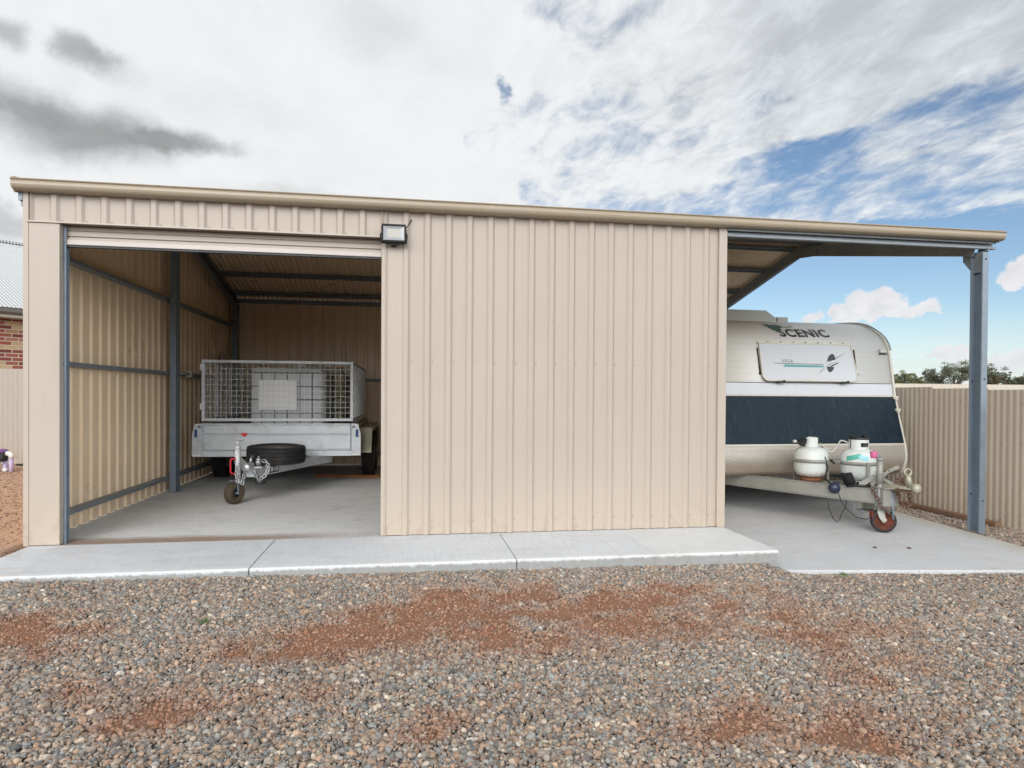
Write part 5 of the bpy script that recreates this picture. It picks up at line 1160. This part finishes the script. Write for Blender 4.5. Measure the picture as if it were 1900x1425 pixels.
# ------------------------------------------------------------------ fences
M['fence'] = sheet_mat('taupe_fence_sheet', rgb(194, 181, 164), rgb(196, 182, 163), .2)
M['fence_l'] = sheet_mat('pale_taupe_fence_sheet', rgb(168, 160, 150), rgb(170, 156, 142), .2)
M['fence_c'] = sheet_mat('cream_fence_sheet', rgb(196, 187, 172), rgb(196, 187, 172), .2)
def fence(name, label, p0, d, sheets, mat, w=.762, pitch=.0762, height=1.5, base=0.0, step=0.0, side=1, off0=0.0):
    t = thing(name, label, 'fence', (p0[0], p0[1], base)); d = Vector((*d, 0)).normalized(); nrm = Vector((-d.y, d.x, 0)) * side
    for i in range(sheets):
        mb = MB(); c = rib_cols(0, w + .02, pitch, pitch / 2, .028, .011, .0050); b0 = base + step * i; org = Vector((*p0, 0)) + d * (w * i) + nrm * (.002 * (i % 2))
        sheet(mb, c, lambda u, o, q: org + d * u + nrm * o + Vector((0, 0, b0 + q * height)), 2)
        for zz in (.12, height * .62, height - .14):
            for k in (1, 4, 7): screws(mb, [org + d * (pitch * (k + .5)) + nrm * .014 + Vector((0, 0, b0 + zz))], nrm)
        mb.build('fence_sheet', [mat, M['screw']], t, recalc=False)
    for zz in (.12, height * .62, height - .14):
        mb = MB(); a = Vector((*p0, 0)) - nrm * .03; mb.beam(a + Vector((0, 0, base + zz)), a + d * w * sheets + Vector((0, 0, base + zz + step * sheets)), .04, .05); mb.build('fence_rail', M['galv_dark'], t)
    for i in range(0, sheets + 1, 3):
        q = Vector((*p0, 0)) + d * (w * i) - nrm * .06; mb = MB(); mb.beam(q + Vector((0, 0, base - .2)), q + Vector((0, 0, base + height - .05 + step * i)), .05, .05, up=(0, 1, 0)); mb.build('fence_post', M['galv_dark'], t)
    return t
fence('side_fence', 'taupe ribbed steel fence with stepped top beside the caravan', (6.36, -4.03), (0, 1), 22, M['fence'], base=-.30, height=1.52, step=.0205, side=1)
fence('rear_fence', 'pale taupe steel fence in front of the brick house', (-13.5, 6.45), (1, 0), 14, M['fence_l'], height=1.62, base=0.0, side=-1)
fence('far_fence', 'sunny cream ribbed fence far behind the side fence', (9, 17), (1, 0), 34, M['fence_c'], height=1.95, base=-.15, side=-1)

# ------------------------------------------------------------------ brick house beyond the rear fence
E0 = Vector((-8.24, 9.43, 0)); hs_ = thing('brick_house', 'red and cream brick house with pale corrugated roof beyond the fence', 'house', E0, R(45))
def brick_mat():
    m, b, p = base_mat('mottled_brick'); oc = b.new('ShaderNodeTexCoord').outputs['Object']; x, y, z = b.xyz(oc)
    cv_ = b.new('ShaderNodeCombineXYZ'); b.put(cv_.inputs[0], b.m('ADD', x, y)); b.put(cv_.inputs[1], z)
    br = b.new('ShaderNodeTexBrick'); b.put(br.inputs['Vector'], cv_.outputs[0]); br.inputs['Scale'].default_value = 1; br.inputs['Brick Width'].default_value = .24; br.inputs['Row Height'].default_value = .086
    br.inputs['Mortar Size'].default_value = .009; br.inputs['Mortar Smooth'].default_value = .2; br.inputs['Bias'].default_value = 0
    br.inputs['Color1'].default_value = (0, 0, 0, 1); br.inputs['Color2'].default_value = (1, 1, 1, 1); br.inputs['Mortar'].default_value = (0, 0, 0, 1)
    n = b.noise(oc, 40, 4, .7)
    c = b.ramp(br.outputs['Color'], [(0, rgb(120, 56, 48)), (.35, rgb(150, 78, 64)), (.62, rgb(164, 92, 74)), (.75, rgb(196, 164, 124)), (1, rgb(206, 178, 138))])
    c = b.mixc(b.m('MULTIPLY', n, .35), c, rgb(96, 70, 60)); c = b.mixc(br.outputs['Fac'], c, rgb(196, 186, 170))
    b.put(p.inputs['Base Color'], c); p.inputs['Roughness'].default_value = .85; b.put(p.inputs['Normal'], b.bump(b.m('SUBTRACT', 1, br.outputs['Fac']), .5, .008)); return m
mb = MB(); mb.box(-5, 7, .45, .69, -.1, 2.86); mb.box(6.76, 7, .69, 11.2, -.1, 2.86); mb.box(-5, -4.76, .69, 11.2, -.1, 2.86); mb.build('wall', brick_mat(), hs_, local=True)
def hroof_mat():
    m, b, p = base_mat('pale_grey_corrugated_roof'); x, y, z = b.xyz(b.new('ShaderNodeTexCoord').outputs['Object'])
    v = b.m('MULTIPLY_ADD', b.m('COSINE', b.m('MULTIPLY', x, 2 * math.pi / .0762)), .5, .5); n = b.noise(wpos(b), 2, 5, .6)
    c = b.mixc(b.sstep(v, .15, .75), rgb(118, 120, 120), rgb(200, 203, 205)); c = b.mixc(b.m('MULTIPLY', n, .3), c, rgb(170, 170, 168)); b.put(p.inputs['Base Color'], c); p.inputs['Roughness'].default_value = .4; return m  # shade between the corrugations painted into the colour as darker valleys
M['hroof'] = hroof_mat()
mb = MB(); cols = [(-5.4 + .0254 * i / 2, .015 * math.cos(2 * math.pi * (.0254 * i / 2) / .0762)) for i in range(int(12.8 / .0127))]
k = len(cols)
for (ya, za), (yb, zb) in (((0, 3.0), (6.0, 5.48)), ((6.0, 5.48), (12, 3.0))):
    mb.add([(x, ya, za + o) for x, o in cols] + [(x, yb, zb + o) for x, o in cols], [(i, i + 1, k + i + 1, k + i) for i in range(k - 1)])
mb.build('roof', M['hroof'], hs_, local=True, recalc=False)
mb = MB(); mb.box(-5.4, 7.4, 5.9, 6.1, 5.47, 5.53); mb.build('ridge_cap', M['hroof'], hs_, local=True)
M['fascia'] = simple('taupe_fascia', rgb(92, 86, 80), .4)
mb = MB(); mb.prism([(0, 0), (.11, 0), (.125, .03), (.12, .10), (.13, .12), (0, .11)], (-5.4, 0, 2.87), (7.4, 0, 2.87)); g_ = mb.build('gutter', M['fascia'], hs_, local=True)
mb = MB(); mb.box(-5.4, 7.4, .005, .45, 2.80, 2.83); mb.box(-5.4, 7.4, .004, .03, 2.83, 2.98); mb.build('eave', M['ctrim'], hs_, local=True)

# ------------------------------------------------------------------ irrigation manifold by the rear fence
M['lilac'] = simple('lilac_pvc_pipe', rgb(186, 172, 206), .4, 0, .08); M['purple'] = simple('purple_plastic', rgb(132, 88, 150), .45)
ir = thing('irrigation_valve', 'black valve box with purple lid on lilac pipes beside the rear fence', 'valve box', (-6.2, 5.4, -.015))
mb = MB(); mb.box(-6.42, -6.11, 5.32, 5.50, .19, .30); mb.box(-6.40, -6.13, 5.30, 5.33, .15, .20); mb.box(-6.40, -6.13, 5.33, 5.49, .155, .19); bevel(mb.build('valve_body', M['black'], ir), .012)
mb = MB(); mb.lathe([(.15, 0), (.15, .018), (.12, .04), (0, .045)], (-6.25, 5.41, .30), (0, 0, 1), 20); mb.build('lid', M['purple'], ir)
for x, y, z1 in ((-6.04, 5.40, .24), (-6.135, 5.42, .16), (-6.225, 5.40, .17)): MB().tube([(x, y, -.05), (x, y, z1)], .030, 14).build('pipe', M['lilac'], ir)
mb = MB(); mb.tube([(-6.16, 5.40, .275), (-6.08, 5.40, .275), (-6.055, 5.40, .268), (-6.042, 5.40, .25), (-6.04, 5.40, .205)], .038, 14); mb.build('elbow', M['white'], ir)
for x, y, z in ((-6.225, 5.40, .06), (-6.135, 5.42, 0.0)):
    MB().tube([(x, y, z), (x, y, z + .045)], .037, 14).build('coupler', M['white'], ir)
hp = thing('poly_pipe', 'black irrigation pipe lying along the foot of the rear fence', 'pipe', (-5.6, 6.0, 0))
MB().tube([(-6.4, 6.2, .02), (-5.9, 6.1, .03), (-5.6, 6.14, .06), (-5.2, 6.2, .03), (-4.6, 6.25, .02)], .018, 8).build('pipe', M['black'], hp)
MB().tube([(-6.0, 5.9, .0), (-5.7, 5.94, .02), (-5.3, 6.0, .04), (-4.8, 6.0, .02)], .012, 8).build('pipe', M['black'], hp)

# ------------------------------------------------------------------ small things on the ground
oc_ = thing('timber_offcut', 'reddish brown timber offcut lying in gravel along the side fence', 'timber', (6.2, .6, -.15))
mb = MB(); mb.beam((6.235, .27, -.118), (6.27, 1.75, -.118), .085, .045); bevel(mb.build('offcut', simple('red_brown_timber', rgb(134, 106, 86), .8, 0, .3, 5, .2, 60, .2, (9, 1, 9)), oc_), .004)
for i, (x, y) in enumerate(((4.175, -.47), (4.47, -.53))):
    t = thing('anchor_bolt', ('cut anchor bolt in the carport slab, nearer the path', 'cut anchor bolt in the carport slab, nearer the steel post')[i], 'bolt', (x, y, -.13), 0, 'anchor bolts in the carport slab')
    mb = MB(); mb.lathe([(.022, 0), (.022, .003), (.012, .004), (.012, .012), (0, .014)], (0, 0, 0), (0, 0, 1), 12, 0, False); mb.build('bolt', M['rust'], t, local=True)
M['weed'] = simple('weed_leaf', rgb(92, 120, 58), .6, 0, .3, 30)
for i, (x, y, lab) in enumerate(((3.33, -1.19, 'small green weed sprouting at the edge of the carport slab'), (-1.12, -1.86, 'small green weed sprouting from the gravel before the open bay'))):
    rng = random.Random(i + 3); mb = MB(); z = ground_z(x, y)
    for k in range(14):
        a = rng.uniform(0, 6.28); l = rng.uniform(.02, .05); h = rng.uniform(.01, .04); w = .006; d = Vector((math.cos(a), math.sin(a), 0)); s = Vector((-d.y, d.x, 0)) * w; o = Vector((x, y, z + .004))
        mb.add([o, o + d * l * .5 + s + Vector((0, 0, h)), o + d * l + Vector((0, 0, h * .7)), o + d * l * .5 - s + Vector((0, 0, h))], [(0, 1, 2, 3)])
    tag(mb.build('weed', M['weed'], None, recalc=False), lab, 'weed', 'weeds in the gravel')

# ------------------------------------------------------------------ trees far beyond the fences
def leaf_mat(name, c1, c2):
    m, b, p = base_mat(name); n = b.noise(wpos(b), .9, 5, .7); r = b.new('ShaderNodeObjectInfo').outputs['Random']
    c = b.mixc(b.sstep(n, .3, .7), c1, c2); b.put(p.inputs['Base Color'], c); p.inputs['Roughness'].default_value = .6; p.inputs['Specular IOR Level'].default_value = .3
    p.inputs['Transmission Weight'].default_value = 0; return m
LM = [leaf_mat('gum_leaf', rgb(64, 70, 54), rgb(122, 126, 102)), leaf_mat('olive_leaf', rgb(66, 72, 46), rgb(122, 124, 84)), leaf_mat('brown_green_leaf', rgb(52, 46, 28), rgb(92, 80, 50))]
M['bark'] = simple('gum_bark', rgb(120, 108, 96), .8, 0, .3)
def tree(x, y, top, hw, kind, airy, label, rs):
    rng = random.Random(rs); t = thing('gum_tree' if kind != 2 else 'bush', label, 'tree' if kind != 2 else 'bush', (x, y, 0), 0, 'trees beyond the far fence')
    H = top; tr_ = MB(); cl = []
    trunk_top = Vector((x + rng.uniform(-.4, .4), y, H * (.42 if airy else .3))); tr_.tube([(x, y, -.3), (x + .1, y, H * .2), trunk_top], [.24, .19, .13], 8)
    nl = 14 if airy else 10
    for i in range(nl):
        a = rng.uniform(0, 6.28); f = (i + .5) / nl; rr = hw * (.25 + .68 * rng.random()); zc = H * rng.uniform(.50, .70) + H * .24 * (1 - (rr / hw) ** 2) * rng.random() if airy else H * rng.uniform(.40, .78)
        e = Vector((x + math.cos(a) * rr, y + math.sin(a) * rr * .8, zc)); m_ = trunk_top.lerp(e, .5) + Vector((rng.uniform(-.3, .3), 0, rng.uniform(.1, .5)))
        tr_.tube([trunk_top - Vector((0, 0, rng.uniform(0, .6))), m_, e], [.09, .06, .025], 6); cl.append((e, hw * rng.uniform(.32, .48) * (.85 if airy else 1.15)))
        for _ in range(3):
            e2 = e + Vector((rng.uniform(-1, 1) * hw * .35, rng.uniform(-1, 1) * hw * .3, rng.uniform(-.05, .16) * H)); e2.z = min(e2.z, H * .95)
            tr_.tube([m_, e2], [.04, .015], 5); cl.append((e2, hw * rng.uniform(.12, .26)))
    tr_.build('trunk', M['bark'], t)
    vs = []; fs = []; zmax = max(c.z + r * .62 for c, r in cl); dz = H - zmax
    for c, r in cl:
        n = int((85 if airy else 170) * (r / .9) ** 1.6) + 22
        for _ in range(n):
            v = Vector((rng.gauss(0, 1), rng.gauss(0, 1), rng.gauss(0, 1))).normalized() * (rng.random() ** .42) * r; v.z *= .62
            p = c + v + Vector((0, 0, dz * (c.z / H))); s = rng.uniform(.08, .19); a = Vector((rng.gauss(0, 1), rng.gauss(0, 1), rng.gauss(0, .7))).normalized(); b_ = a.orthogonal().normalized(); k = len(vs)
            vs += [p - a * s, p + b_ * s * .5, p + a * s, p - b_ * s * .5]; fs.append((k, k + 1, k + 2, k + 3))
    MB().add(vs, fs).build('crown', LM[kind], t, recalc=False)
def tx(px): return 88 + (px - 1660) * .1145
def tz(py): return 1.22 + (739 - py) * .098
for i, (px, py, w, kind, airy, dy, label) in enumerate((
    (1668, 690, 2.3, 1, False, 0, 'dense olive gum tree closest to the caravan'), (1694, 694, 1.9, 1, False, -3, 'rounded olive gum tree beside the tree nearest the caravan'),
    (1729, 687, 2.9, 0, True, 4, 'low airy gum tree between the olive trees and the tall gum'), (1774, 671, 3.6, 0, True, 0, 'tall spreading gum tree left of the carport post'),
    (1834, 671, 3.1, 0, True, 2, 'tall open gum tree right of the carport post'), (1842, 697, 1.7, 2, False, -6, 'brownish dense bush in front of the tall gum right of the post'),
    (1866, 691, 1.5, 0, True, 1, 'slim gum tree at the right shoulder of the tall gum'), (1902, 688, 2.6, 0, False, 0, 'dark gum tree at the far right edge'), (1712, 704, 1.6, 1, False, -5, 'low olive bush under the airy gum tree'), (1880, 705, 1.2, 0, False, 3, 'small dark tree low between the slim gum and the edge gum'))):
    f = (100 + dy) / 100; tree(tx(px) * f, 100 + dy, 1.22 + (741 - py) * .103 * f, w, kind, airy, label, 40 + i)
bpy.context.view_layer.update()
